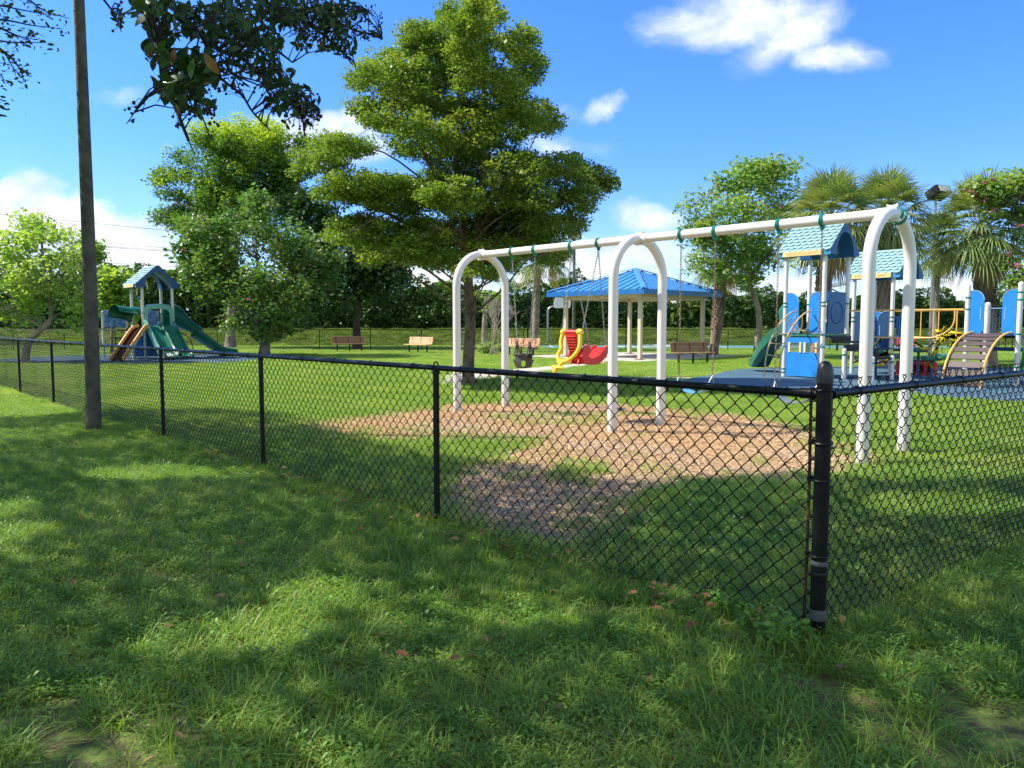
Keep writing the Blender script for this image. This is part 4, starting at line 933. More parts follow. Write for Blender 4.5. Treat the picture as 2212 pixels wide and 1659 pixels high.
for (x,y,w_) in ((-1.3,.95,.9),(.2,.72,.7)):
    link('faded_panel',MB().box((x,y,1.75),(w_,.04,.75),bev=.01),BLUED,p3,label='blue panel faded in white streaks')
for x,y,h in ((-1.8,.95,2.05),(-.8,.95,2.1),(-1.2,-.95,1.4),(-.75,-1.05,1.4)): post(p3,x,y,h,.055,(1.3,))
link('deck',MB().box((-1.3,0.0,1.25),(1.0,1.6,.05)).box((-1.2,.4,.9),(.9,.8,.04)),BLACK,p3)
link('lower_panel',MB().box((0,-.5,.65),(1.1,.04,1.15)).box((-.95,-.9,.55),(.5,.04,.9)),BLUEP,p3)
link('grab_loop',MB().tube(spline([(.7,-.9,1.2),(1.2,-1.0,.9),(1.35,-1.1,.3),(1.35,-1.1,0)],5),.02,8),BLACK,p3)
# ================================================================== PAVILION
pa=math.atan2(PV[1],PV[0])
pv=empty_thing('pavilion','open picnic pavilion with a bright blue standing seam hip roof on cream posts','pavilion',(5.42,32.6,0),0)
def pl(a,b,z): return (PU[0]*a+PV[0]*b,PU[1]*a+PV[1]*b,z)
for (a,b) in ((0,0),(-4.2,0),(-4.2,4.9),(0,4.9)):
    c=pl(a,b,0); o=link('column',MB().box((c[0],c[1],1.42),(.165,.165,2.80),rz=pa,bev=.01),BEIGE,pv); link('base_plate',MB().box((c[0],c[1],.062),(.34,.34,.025),rz=pa),RUST,o)
zE=2.98; zB=2.80; O=.62; A0,A1=-4.2-O,O; B0,B1=-O,4.9+O; AC=(A0+A1)/2; BC=(B0+B1)/2; zA=4.05
m=MB(); cs=[pl(A1,B0,zE),pl(A1,B1,zE),pl(A0,B1,zE),pl(A0,B0,zE)]; ap=pl(AC,BC,zA)
m.add([*cs,ap],[(0,1,4),(1,2,4),(2,3,4),(3,0,4),(3,2,1,0)]); rf=link('roof',m.mesh('roof',False),METR,pv)
sm=MB()
def seamside(c0,c1,n):
    c0=Vector(c0);c1=Vector(c1);apv=Vector(ap); e=(c1-c0); mid=(c0+c1)/2; L=e.length; down=(mid-apv)
    nrm=e.cross(apv-mid).normalized(); 
    if nrm.z<0: nrm=-nrm
    for i in range(1,n):
        t=i/n; base=c0+e*t; f=1-abs(2*t-1)*1.0; top=base-down*f
        sm.tube([base+nrm*.022,top+nrm*.022],.02,4)
for i in range(4): seamside(cs[i],cs[(i+1)%4],15 if i%2==0 else 13)
link('standing_seams',sm,METR,rf)
hp=MB()
for c in cs:
    c=Vector(c); d=(Vector(ap)-c); s=d.cross(Vector((0,0,1))).normalized(); P=[c+s*.13+Vector((0,0,.045)),c-s*.13+Vector((0,0,.045)),Vector(ap)-s*.13+Vector((0,0,.055)),Vector(ap)+s*.13+Vector((0,0,.055))]
    q=[p-Vector((0,0,.04)) for p in P]; mid0=c+Vector((0,0,.085)); mid1=Vector(ap)+Vector((0,0,.095))
    hp.add([P[0],mid0,P[1],P[2],mid1,P[3]],[(0,1,4,5),(1,2,3,4)])
link('hip_cap',hp.mesh('hip_cap',False),METR,rf)
fm=MB()
for (a0,b0,a1_,b1_) in ((A1,B0,A1,B1),(A0,B0,A1,B0),(A0,B1,A1,B1),(A0,B0,A0,B1)):
    c=pl((a0+a1_)/2,(b0+b1_)/2,(zE+zB)/2+.005); ln=math.hypot(a1_-a0,b1_-b0)+.03; fm.box(c,(ln,.04,zE-zB+.03),rz=(pa if a0==a1_ else math.atan2(PU[1],PU[0])))
link('fascia',fm,METD,pv)
bm=MB()
for (a0,b0,a1_,b1_) in ((0,0,0,4.9),(-4.2,0,0,0),(-4.2,4.9,0,4.9),(-4.2,0,-4.2,4.9)):
    c=pl((a0+a1_)/2,(b0+b1_)/2,2.74); bm.box(c,(math.hypot(a1_-a0,b1_-b0)+.18,.14,.17),rz=(pa if a0==a1_ else math.atan2(PU[1],PU[0])))
sfv=[pl(A1-.03,B0+.03,2.83),pl(A1-.03,B1-.03,2.83),pl(A0+.03,B1-.03,2.83),pl(A0+.03,B0+.03,2.83)]; bm.add(sfv,[(0,1,2,3)]); link('beam',bm,BEIGE,pv)
# ================================================================== BENCHES
def bench(name,label,loc,rz,m,group='park benches facing the playground',L=1.83):
    t=empty_thing(name,label,'bench',loc,rz,group); bk=MB(); se=MB()
    for i in range(4): z=.52+i*.095; bk.box((0,.20+i*.022,z),(L,.035,.088),rx=-.22,bev=.008)
    for i in range(4): se.box((0,-.20+i*.105,.44),(L,.095,.035),bev=.008)
    link('backrest',bk,m,t); link('seat',se,m,t)
    for x in (-L*.38,0,L*.38): link('leg',MB().box((x,.0,.21),(.05,.06,.44)).box((x,-.0,.41),(.045,.42,.03)).box((x,.22,.62),(.04,.03,.45),rx=-.22),BLACK,t)
    return t
def P_(x,y): g=G(x,y); return (g[0],g[1],0)
bench('park_bench','shade-browned slatted bench left of the others, under the trees behind the slide tower',P_(755,760),R(28),WOODS)
bench('park_bench','orange slatted bench lit by the sun on the open lawn, left of the big tree',P_(903,762),R(-40),WOODL)
bench('park_bench','orange slatted bench seen behind the grey bucket swing, right of the big tree',P_(1126,768),R(-32),WOODL)
bench('park_bench','shade-browned slatted bench at the right end of the pavilion beside a palm trunk',P_(1497,787),R(26),WOODS)
# ================================================================== POLES, HOOP, WIRES
bx,by,_=G(203,931); tx,ty,tz=at(172,2,by-.05); d_=(Vector((tx,ty,tz))-Vector((bx,by,0))); k_=7.5/d_.z
lp_=empty_thing('utility_pole','tall weathered dark wooden pole beside the near fence, running out of the top left','pole',(bx,by,0))
link('pole_shaft',MB().tube([(0,0,-.2)]+[(d_.x*k_*t+.012*math.sin(t*5),d_.y*k_*t,7.5*t) for t in np.linspace(0,1,14)],[.105]+list(np.linspace(.103,.062,14)),18),POLE,lp_)
hx,hy=at(1183,744,56)[:2]
bh=empty_thing('basketball_hoop','grey curved pole basketball hoop with a white fan shaped backboard on the green court','basketball hoop',(hx,hy,0))
link('pole',MB().tube(spline([(0,0,0),(0,0,2.3),(.05,0,2.62),(.3,0,2.8),(.75,0,2.82)],5),.07,10),STEEL,bh)
fb=MB().prism([(-.55,-.35),(.55,-.35)]+[(.62*math.cos(q),.0+.62*math.sin(q)) for q in np.linspace(-.1,math.pi+.1,14)],(1.05,-.1,3.05),(1,.25,0),(0,0,1),(.25,-1,0),.06); link('backboard',fb,WHITE,bh)
link('rim',MB().torus((1.15,-.4,2.78),(0,0,1),.22,.014,16,5),mat('orange_rim',(.7,.15,.02),.4),bh)
def floodpole(x,ytop,Y,label,m,r=.11,rot=0.0,big=1.0,tilt=.5):
    X,_,zt=at(x,ytop,Y); t=empty_thing('floodlight_pole',label,'light pole',(X,Y,0),rot)
    link('pole_shaft',MB().tube([(0,0,-.1),(0,0,zt)],[r,r*.75],12),m,t)
    h=MB().box((0,-.1*big,zt+.12*big),(.85*big,.62*big,.40*big),rx=tilt,bev=.03); h=link('lamp_head',h,BLACK,t)
    cz=zt+.12*big; v=Matrix.Rotation(tilt,3,'X')@Vector((0,-.315*big,0)); 
    link('lamp_lens',MB().box((v.x,-.1*big+v.y,cz+v.z),(.62*big,.02,.28*big),rx=tilt),GLASSY,h)
    return t
floodpole(1240.6,512,50,'dark pole with a square floodlight head rising behind the blue pavilion roof',POLE)
floodpole(2022,424,33,'slim pale pole with a tilted floodlight between the palms on the right',STEEL,.07,R(25),1.0,-.5)
X,Y,_=at(1140,760,45.4)
t_=empty_thing('slim_post','thin black upright post at the far fence left of the palm trunk','post',(X,Y,0)); link('post_shaft',MB().cyl((0,0,0),(0,0,3.2),.045,n=10).lathe([(.06,3.2),(.05,3.26),(.01,3.28)],n=10),BLACK,t_)
X,_,z=at(1812,632,44); so=empty_thing('solar_lamp','slim dark lamp post with a small tilted solar panel seen under the play tower roof','lamp post',(X,44,0))
link('post_shaft',MB().cyl((0,0,0),(0,0,z),.07,n=10),DARKB,so); link('arm',MB().tube([(0,0,z),(-.5,0,z+.25),(-1.35,0,z+.55)],.035,8),DARKB,so); link('solar_panel',MB().box((-.25,0,z+.42),(1.3,.7,.05),ry=-.2,rx=.2),mat('pale_panel',(.25,.32,.28),.3),so)
def wire(h0,x0=-330,x1=600,off=0,r=.028):
    m=MB(); P=[]
    for i in range(60):
        t=i/59; X=x0+(x1-x0)*t; Yw=83+(X+55)*1.36+off; 
        if Yw<20: continue
        ph=(X%120)/120; P.append((X,Yw,h0+CAMH-1.2*math.sin(math.pi*ph)))
    return m.tube(P,r,4,cap=False)
pl_=empty_thing('power_line','thin grey overhead power cables sloping behind the trees across the sky','power line',(0,0,0))
for h,o_ in ((12.9,0),(10.7,0),(10.4,.6),(10.2,-.6),(8.4,0)): link('cable',wire(h,-90,420,o_,.022),mat('cable_grey',(.10,.11,.13),.6),pl_)
# houses beyond the hedge
for i,(x0,x1,yr,Y,lab) in enumerate(((1165,1215,652,80,'tan tiled house roof showing over the hedge behind the basketball hoop'),(1415,1455,648,80,'tan tiled house roof showing over the hedge behind the pavilion centre'),(1470,1512,655,84,'tan tiled house roof low over the hedge right of the pavilion posts'))):
    a=at(x0,yr,Y); b=at(x1,yr,Y); W=(b[0]-a[0])*.9+5; cx_=(a[0]+b[0])/2
    h_=empty_thing('house',lab,'house',(cx_,Y,1.0)); H=a[2]-1.0; hw,hd=W/2,4.5
    link('wall',MB().box((0,0,(H-1.3)/2),(W-.8,2*hd-.8,H-1.3)),STUCCO,h_)
    m=MB(); m.add([(-hw,-hd,H-1.35),(hw,-hd,H-1.35),(hw,hd,H-1.35),(-hw,hd,H-1.35),(-hw+hd*.8,0,H),(hw-hd*.8,0,H)] if hw>hd*.8 else [(-hw,-hd,H-1.35),(hw,-hd,H-1.35),(hw,hd,H-1.35),(-hw,hd,H-1.35),(-.2,0,H),(.2,0,H)],[(0,1,5,4),(1,2,5),(2,3,4,5),(3,0,4),(3,2,1,0)]); link('roof',m.mesh('roof',False),TILE,h_)
# ================================================================== VEGETATION
def leaf_quads(C,size,upbias=.5,aspect=.42,rng=RNG,droop=0.0,hexa=False):
    n=len(C); d=rng.normal(size=(n,3)); d[:,2]=d[:,2]*.55-droop; d/=np.linalg.norm(d,axis=1)[:,None]
    nn=rng.normal(size=(n,3)); nn[:,2]=np.abs(nn[:,2])+upbias*2; s=np.cross(nn,d); s/=np.maximum(np.linalg.norm(s,axis=1),1e-6)[:,None]
    L=(size*rng.uniform(.6,1.25,n))[:,None]; up=np.cross(d,s)*L*.10
    if not hexa:
        V=np.stack([C-d*L*.5,C+s*L*aspect+up,C+d*L*.5,C-s*L*aspect+up],1).reshape(-1,3); return V,np.arange(len(V)).reshape(-1,4)
    V=np.stack([C-d*L*.5,C-d*L*.2+s*L*aspect*.9+up,C+d*L*.18+s*L*aspect+up,C+d*L*.5,C+d*L*.18-s*L*aspect+up,C-d*L*.2-s*L*aspect*.9+up],1).reshape(-1,3); i=np.arange(n)[:,None]*6
    return V,np.concatenate([i+np.array([[0,1,2,3]]),i+np.array([[0,3,4,5]])])
DENS=6.2; HOLE=.405
def crown_points(centers,radii,nsub,nleaf,subr,flat=.6,shell=.55,rng=RNG):
    """leaf positions: sub-clumps over each pad's ellipsoid, leaves inside each sub-clump"""
    out=[]; subs=[]
    for c,r in zip(centers,radii):
        vol=(r[0]*r[1]+r[0]*r[2]+r[1]*r[2])/3; k=max(4,int(nsub*vol*DENS))
        d=rng.normal(size=(k,3)); d/=np.linalg.norm(d,axis=1)[:,None]; rad=rng.uniform(shell,1.0,k)**.7
        p=np.array(c)+d*rad[:,None]*np.array(r); subs.append(p)
    S=np.concatenate(subs); sc_=.42/subr; nn=.5*vnoise(S[:,0],S[:,2]+S[:,1]*.7,sc_,17)+.5*vnoise(S[:,0]-S[:,1],S[:,2],sc_*1.1,23); S=S[nn>HOLE]; k=len(S); sr=subr*rng.uniform(.5,1.3,k)
    cnt=np.maximum(3,(nleaf*(sr/subr)**2*rng.uniform(.6,1.3,k)).astype(int)); I=np.repeat(np.arange(k),cnt)
    d=rng.normal(size=(len(I),3)); d/=np.linalg.norm(d,axis=1)[:,None]; rr=rng.uniform(0,1,len(I))**.45
    P=S[I]+d*(rr*sr[I])[:,None]*np.array([1,1,flat]); return P,S
def limbs(mb,spine,targets,r0,rng,nmax=400,twig=.02,sag=0.1):
    """branches from the nearest lower point of the spine to each target"""
    sp_=[Vector(p) for p in spine[0]]; sr=spine[1]
    for t in targets[:nmax]:
        t=Vector(t); best=None
        for i,p in enumerate(sp_):
            hd=math.hypot(t.x-p.x,t.y-p.y); want=t.z-hd*.45; sc=abs(p.z-want)+hd*.15
            if best is None or sc<best[0]: best=(sc,i)
        i=best[1]; a=sp_[i]; L=(t-a).length
        if L<.15: continue
        ra=min(sr[i]*.5,max(twig,L*.010)); m1=a.lerp(t,.35)+Vector((rng.uniform(-.08,.08)*L,rng.uniform(-.08,.08)*L,sag*L*.6)); m2=a.lerp(t,.7)+Vector((rng.uniform(-.06,.06)*L,rng.uniform(-.06,.06)*L,sag*L))
        P=spline([a,m1,m2,t],3); mb.tube(P,list(np.linspace(ra,ra*.25,len(P))),6,cap=False)
def tree(name,label,cat,group,px,py,Y,spines,pads,lmat,bmat,leaf,nsub,nleaf,subr,r0,flat=.6,layers=2,depthk=.85,upb=.5,seed=1,blossom=None,hexa=False,aspect=.42,rngd=None,flat3=1.0,asp_d=.8,sprays=0,dens=1.0,ragged=0):
    rng=np.random.default_rng(seed); rr=random.Random(seed)
    bx,by=at(px,py,Y)[:2]; t=empty_thing(name,label,cat,(bx,by,0),0,group)
    xs_=[p[0] for p in pads]; cxm=(min(xs_)+max(xs_))/2; W=(max(xs_)-min(xs_))/2+1
    C=[];Rd=[]
    pads=list(pads)
    for i in range(ragged):
        x,y,rx,ry=pads[rr.randrange(len(pads))]; q=rr.uniform(0,6.283); pads.append((x+rx*1.12*math.cos(q),y+ry*1.12*math.sin(q),rr.uniform(.14,.42)*rx+2.5,rr.uniform(.16,.42)*ry+2.5))
    for (x,y,rx,ry) in pads:
        k=math.sqrt(max(0,1-((x-cxm)/W)**2)); D=W*Y/F*k*depthk
        for j in range(layers):
            dy=(rr.uniform(-1,.1) if j==0 else rr.uniform(.0,1))*D
            c=at(x+rr.uniform(-.15,.15)*rx*(j>0),y+rr.uniform(-.1,.1)*ry*(j>0),Y+dy); s=(Y+dy)/F; C.append(c); Rd.append((rx*s,max(rx,ry)*s*asp_d,ry*s*flat3))
    P,S=crown_points(C,Rd,nsub*dens,nleaf,subr,flat,rng=rng)
    P=P[P[:,2]>.35]
    # larger shaded leaves deep inside each pad
    Pi,_=crown_points(C,[tuple(q*.62 for q in r) for r in Rd],nsub*1.8,14,subr*1.2,flat,.1,rng); Pi=Pi[Pi[:,2]>.5]
    V,Q=leaf_quads(P,leaf,upb,aspect,rng,hexa=hexa); V2,Q2=leaf_quads(Pi,leaf*1.5,upb,aspect,rng,hexa=hexa); me=np_mesh('crown',np.concatenate([V,V2]),np.concatenate([Q,Q2+len(V)])); print(label[:30],len(P),len(Pi)); link('crown',me,lmat,t,world=True)
    mb=MB(); sp_all=[];sr_all=[]
    for (pts,ra,rb) in spines:
        pp=[at(x,y,Y+dy) for (x,y,dy) in pts]; pp[0]=(pp[0][0],pp[0][1],max(pp[0][2],-.1) if pts is not spines[0][0] else -.1)
        P_s=spline(pp,5); rad=list(np.linspace(ra,rb,len(P_s))); 
        if pts is spines[0][0]: rad[0]*=1.45; rad[1]*=1.2; rad[2]*=1.07
        mb.tube(P_s,rad,12); sp_all+=P_s; sr_all+=rad
    tg=[c for c in C][::3]; limbs(mb,(sp_all,sr_all),tg,r0,rr)
    idx=rng.permutation(len(S))[:220]; limbs(mb,([Vector(c) for c in C],[.05]*len(C)),[S[i] for i in idx],.02,rr,twig=.009,sag=.03)
    link('trunk',mb,bmat,t,world=True)
    if sprays:
        zz=np.argsort(-(S[:,2]+rng.normal(0,1.1,len(S))+(S[:,1]<Y)*1.2-np.abs(S[:,0]-S[:,0].mean())*.1))[:sprays]; q=np.repeat(S[zz]+np.array([0,-.3,.3]),50,axis=0)+rng.normal(0,subr*.36,(sprays*50,3)); V,Q=leaf_quads(q+np.array([0,-.15,.15]),leaf*1.1,.8,.32,rng); link('lit_leaves',np_mesh('lit_leaves',V,Q),LLIT,t,world=True,label='bright yellow green leaf sprays, sunlight put into their colour')
    if blossom:
        n,bm_=blossom; pick=P[rng.permutation(len(P))[:n]]; pick=pick[np.argsort(pick[:,1])[:int(n*.8)]]
        q=np.repeat(pick,5,axis=0)+rng.normal(0,.06,(len(pick)*5,3)); V,Q=leaf_quads(q,.15,.2,.34,rng); link('blossoms',np_mesh('blossoms',V,Q),bm_,t,world=True)
    return t
LA=leafmat('leaf_olive',(.12,.215,.034),(.21,.30,.054),(.30,.345,.07),.4,.45,.6)
LB=leafmat('leaf_feathery',(.08,.18,.035),(.15,.27,.045),(.25,.36,.055),.4,.5,.45)
LC2=leafmat('leaf_orchid_deep',(.07,.165,.038),(.14,.25,.055),(.26,.31,.08),.38,.4,.9)
LC=leafmat('leaf_orchid',(.13,.26,.06),(.25,.38,.09),(.35,.41,.12),.42,.4,.7)
LD=leafmat('leaf_dark',(.035,.09,.025),(.065,.13,.03),(.09,.16,.04),.25,.45,.5)
LE=leafmat('leaf_light',(.22,.36,.07),(.36,.48,.11),(.45,.51,.17),.5,.4,.8)
LH=leafmat('leaf_hedge',(.04,.10,.022),(.08,.16,.032),(.12,.20,.045),.2,.5,.35)
LP=leafmat('palm_leaf',(.15,.23,.07),(.25,.33,.11),(.35,.36,.13),.25,.4,.8)
LPB=leafmat('palm_dead_leaf',(.38,.28,.12),(.50,.36,.14),(.30,.22,.12),.15,.7,.8)
LAR=leafmat('areca_leaf',(.10,.19,.03),(.19,.28,.05),(.28,.32,.08),.3,.4,.8)
LLIT=leafmat('leaf_lit',(.30,.42,.03),(.42,.52,.04),(.36,.46,.04),.45,.45,.9)  # brighter leaf copy, sunlight on the crown top put into the colour
PINK=leafmat('pink_blossom',(.62,.10,.26),(.70,.24,.38),(.6,.2,.3),.3,.5,.8,tt=(1,1,1))
GT='big trees in and behind the playground'
A=[(999,39,55,35),(1047,22,30,24),(924,81,60,32),(1015,75,60,40),(1122,91,45,38),(1140,140,34,36),(853,143,80,28),(788,165,40,26),(934,150,80,42),(1015,152,70,40),(902,201,90,30),(785,230,36,22),(960,240,60,28),(853,253,78,30),
 (918,301,88,38),(1096,190,50,34),(1064,233,58,36),(1140,243,58,28),(1185,268,28,22),(1015,285,68,42),(1075,285,58,38),(740,315,70,24),(696,346,62,26),(655,372,28,16),(793,405,108,30),(730,420,60,22),(858,425,90,38),(765,492,62,30),(842,515,95,42),(907,538,80,34),
 (999,350,78,38),(1112,370,68,40),(1205,362,68,26),(1272,382,48,22),(1308,402,20,15),(1256,432,42,26),(1180,420,70,34),(1064,437,88,46),(983,421,78,40),(1112,486,90,36),(1190,500,68,32),(1235,478,30,20),(1015,502,78,36),(1096,535,95,26),(960,562,60,24),(1060,572,60,22),(1190,548,45,26),(1000,590,24,16)]
tree('shade_tree','tallest tree with layered olive green foliage standing behind the far end of the swing frame','tree',GT,1012,832,19.6,
 [([(1012,834,0),(1012,780,0),(1016,700,0),(1012,620,0),(1010,560,0),(1000,480,.1),(993,400,.2),(985,320,.2),(1000,200,.1),(1000,60,0)],.165,.03),
  ([(1012,560,0),(1030,500,0),(1040,420,0),(1042,330,-.1),(1045,230,0),(1046,120,0),(1046,40,0)],.11,.03),
  ([(1003,470,0),(960,400,-.3),(925,350,-.5),(900,300,-.6)],.07,.03),([(1035,470,0),(1100,440,.4),(1180,420,.6),(1270,410,.6)],.07,.02),
  ([(1000,500,0),(900,490,-.6),(800,440,-.9),(720,400,-1.)],.07,.02)],A,LA,BARK,.075,9.5,58,.26,.16,flat=.5,layers=3,depthk=.75,upb=1.0,seed=11,asp_d=.75,dens=2.5,ragged=26)
B=[(540,305,75,28),(469,314,60,24),(592,314,52,32),(404,350,50,28),(349,382,30,22),(390,376,40,20),(501,353,80,38),(582,360,68,42),(437,398,60,28),(372,418,35,16),(534,411,90,46),(612,411,42,46),(443,450,50,28),(356,468,30,18),(400,485,30,22),(501,463,80,38),(430,509,25,14),(582,473,90,46),(620,450,30,50)]
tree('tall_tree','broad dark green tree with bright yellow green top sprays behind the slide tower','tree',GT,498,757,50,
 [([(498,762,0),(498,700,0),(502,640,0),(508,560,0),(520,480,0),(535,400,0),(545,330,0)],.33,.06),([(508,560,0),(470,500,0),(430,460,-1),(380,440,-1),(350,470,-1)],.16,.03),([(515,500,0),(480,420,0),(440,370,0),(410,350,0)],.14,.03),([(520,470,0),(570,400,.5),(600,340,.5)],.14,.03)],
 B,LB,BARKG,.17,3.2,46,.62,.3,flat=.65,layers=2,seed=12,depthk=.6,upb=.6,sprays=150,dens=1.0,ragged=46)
C_=[(395,560,22,14),(408,610,24,18),(455,500,30,18),(500,478,30,20),(690,540,30,30),(700,600,30,25),(560,468,40,25),(475,528,48,32),(453,570,42,32),(534,538,68,48),(615,522,68,50),(657,570,58,46),(501,603,68,42),(452,615,26,18),(498,632,30,22),(566,603,80,52),(631,619,70,46),(535,652,44,24),(582,667,78,40),(550,695,45,18),(615,690,45,20),(420,547,26,12),(560,500,40,30),(640,680,40,28)]
tree('orchid_tree','rounded tree dotted with pink blossoms in front of the dark trees, left of the lawn','tree','pink flowering orchid trees',570,766,37,
 [([(570,762,0),(574,720,0),(572,680,0),(565,620,0),(555,560,0)],.27,.07),([(572,690,0),(600,640,0),(630,580,0)],.14,.04),([(570,680,0),(530,640,0),(490,590,0)],.14,.04)],
 C_,LC2,BARKG,.17,3.3,30,.6,.2,flat=.8,layers=2,seed=13,depthk=.9,ragged=60,dens=.5,blossom=(60,PINK),hexa=True,aspect=.36)
Dd=[(696,570,58,48),(744,603,50,40),(712,522,58,46),(805,580,66,42),(856,593,32,36),(663,457,48,48),(825,612,45,26),(696,635,58,36),(650,520,40,40),(760,545,60,40),(690,480,45,35),(735,650,30,20),(660,640,36,34),(840,560,40,25)]
tree('dark_tree','dark forked tree on the open lawn behind the leftmost brown bench','tree',GT,772,750,47.5,
 [([(772,750,0),(770,700,0),(771,640,0),(765,590,0),(750,540,0)],.28,.06),([(771,660,0),(795,630,0),(815,600,0),(825,570,0)],.14,.04)],Dd,LD,BARKD,.2,3.0,34,.7,.2,flat=.75,layers=2,seed=14,ragged=16,depthk=.5,hexa=True)
I_=[(1560,400,52,30),(1640,378,52,26),(1696,400,42,30),(1500,440,36,32),(1600,450,68,46),(1688,470,56,42),(1485,505,30,28),(1560,520,58,38),(1650,540,56,38),(1520,568,36,22),(1716,530,34,34),(1620,588,32,16),(1735,440,22,20),(1748,505,30,36),(1752,560,24,26),(1610,362,30,14),(1690,368,26,14),(1560,580,26,18)]
tree('orchid_tree','airy light green tree with crooked pale trunk between the pavilion and the play towers','tree','pink flowering orchid trees',1632,775,35,
 [([(1634,776,0),(1636,740,0),(1640,700,0),(1636,660,0),(1622,620,0),(1615,580,0),(1610,500,0),(1615,420,0)],.17,.05),([(1620,600,0),(1650,560,0),(1690,500,0)],.10,.03),([(1614,570,0),(1570,530,0),(1530,470,0)],.10,.03)],
 I_,LC,BARKG,.15,3.2,28,.5,.18,flat=.8,layers=2,seed=15,depthk=.7,dens=1.2,ragged=24,blossom=(30,PINK),hexa=True,aspect=.36)
K_=[(2180,395,45,22),(2118,405,30,14),(2150,425,38,22),(2192,455,36,28),(2212,470,40,42),(2215,560,30,46),(2195,430,24,18),(2240,420,60,50),(2260,520,60,60),(2215,620,25,20),(2290,460,50,60)]
tree('orchid_tree','light green tree with pink blossoms leaning in from the right edge','tree','pink flowering orchid trees',2290,790,26,
 [([(2290,800,0),(2285,720,0),(2270,640,0),(2250,560,0),(2220,480,0)],.16,.05),([(2265,600,0),(2290,520,0),(2300,440,0)],.1,.03)],K_,LC,BARKG,.13,5,30,.36,.15,flat=.8,layers=2,seed=16,depthk=.5,ragged=16,dens=1.2,blossom=(230,PINK),hexa=True,aspect=.36)
E_=[(110,500,42,20),(62,512,46,26),(155,530,36,30),(20,540,40,38),(100,570,78,42),(178,590,26,36),(30,620,58,46),(120,650,78,42),(188,650,22,28),(60,690,58,26),(160,695,38,20),(-40,560,50,60),(-60,640,60,50),(200,545,14,10),(70,478,20,10)]
tree('light_tree','pale sunlit leafy tree with a leaning grey trunk at the far left behind the fence','tree',GT,58,770,31,
 [([(52,772,0),(62,740,0),(85,715,0),(110,690,0),(105,640,0),(95,580,0),(90,520,0)],.15,.04),([(105,660,0),(60,600,0),(30,560,0)],.08,.03),([(105,640,0),(150,590,0),(165,550,0)],.08,.03)],E_,LE,BARKG,.13,3.6,34,.45,.15,flat=.8,layers=2,seed=17,ragged=34,dens=.75,depthk=.6,hexa=True,aspect=.38)
F_=[(250,610,34,26),(232,650,36,36),(270,660,28,34),(225,600,20,20),(262,690,22,14)]
tree('small_tree','small large leaved tree behind the wooden pole, left of the slide tower','tree',None,240,762,40,[([(240,762,0),(243,700,0),(248,650,0),(250,610,0)],.09,.03)],F_,LE,BARKG,.24,3.4,22,.5,.12,flat=.8,layers=2,seed=18,hexa=True,aspect=.4)
Z_=[(1075,640,32,16),(1035,636,26,14),(1100,625,22,14),(1058,668,14,10)]
tree('small_tree','small bright green sapling crown between the big trunk and the far swing arch','tree',None,1048,760,43,[([(1048,760,0),(1047,700,0),(1050,640,0)],.22,.08)],Z_,LC,BARKG,.17,3.4,22,.4,.12,flat=.8,layers=1,seed=19,hexa=True)
# dead shrub
db=MB(); rr=random.Random(5); gx,gy,_=G(1068,768)
def twigs(p,d,L,r,lev):
    n=p+d*L; db.tube([p,p.lerp(n,.5)+Vector((rr.uniform(-.03,.03),rr.uniform(-.03,.03),0)),n],[r,r*.8,r*.6],5,cap=False)
    if lev<=0: return
    for k in range(3 if lev>1 else 4):
        dd=(d+Vector((rr.uniform(-.45,.45),rr.uniform(-.45,.45),rr.uniform(-.05,.3)))).normalized(); twigs(n,dd,L*rr.uniform(.6,.9),r*.62,lev-1)
for k in range(4): twigs(Vector((rr.uniform(-.25,.25),rr.uniform(-.2,.2),0)),Vector((rr.uniform(-.3,.3),rr.uniform(-.2,.2),1)).normalized(),.85,.035,4)
dbo=empty_thing('dead_shrub','leafless pale dry shrub with many upright twigs beside the big trunk','shrub',(gx,gy,0)); link('branches',db,DEADT,dbo)
# ------------------------------------------------------------------ palms
def fan_leaf(V,Q,o,dirv,L,nseg,blade,rng,droop=.35,wid=.018,spread=2.0):
    """costapalmate fan: petiole end o, direction dirv"""
    d=Vector(dirv).normalized(); side=d.cross(Vector((0,0,1))); side=side.normalized() if side.length>1e-3 else Vector((1,0,0)); up=side.cross(d)
    for i in range(nseg):
        a=-spread+2*spread*i/(nseg-1)+rng.uniform(-.05,.05); e=(d*math.cos(a*.75)+side*math.sin(a*.75)*1.0).normalized(); l=blade*(1-.25*abs(a)/spread)*rng.uniform(.8,1.1); p0=o+d*(blade*.08*(1-abs(a)/spread))
        w_=e.cross(up).normalized()*wid; k=len(V)
        for t,ww in ((0,.5),(.35,1),(.7,.8),(1,.1)):
            z=-droop*l*t*t; p=p0+e*l*t*(1-.15*t*droop)+Vector((0,0,z)); V+= [tuple(p-w_*ww),tuple(p+w_*ww)]
        Q+= [(k+2*j,k+2*j+1,k+2*j+3,k+2*j+2) for j in range(3)]
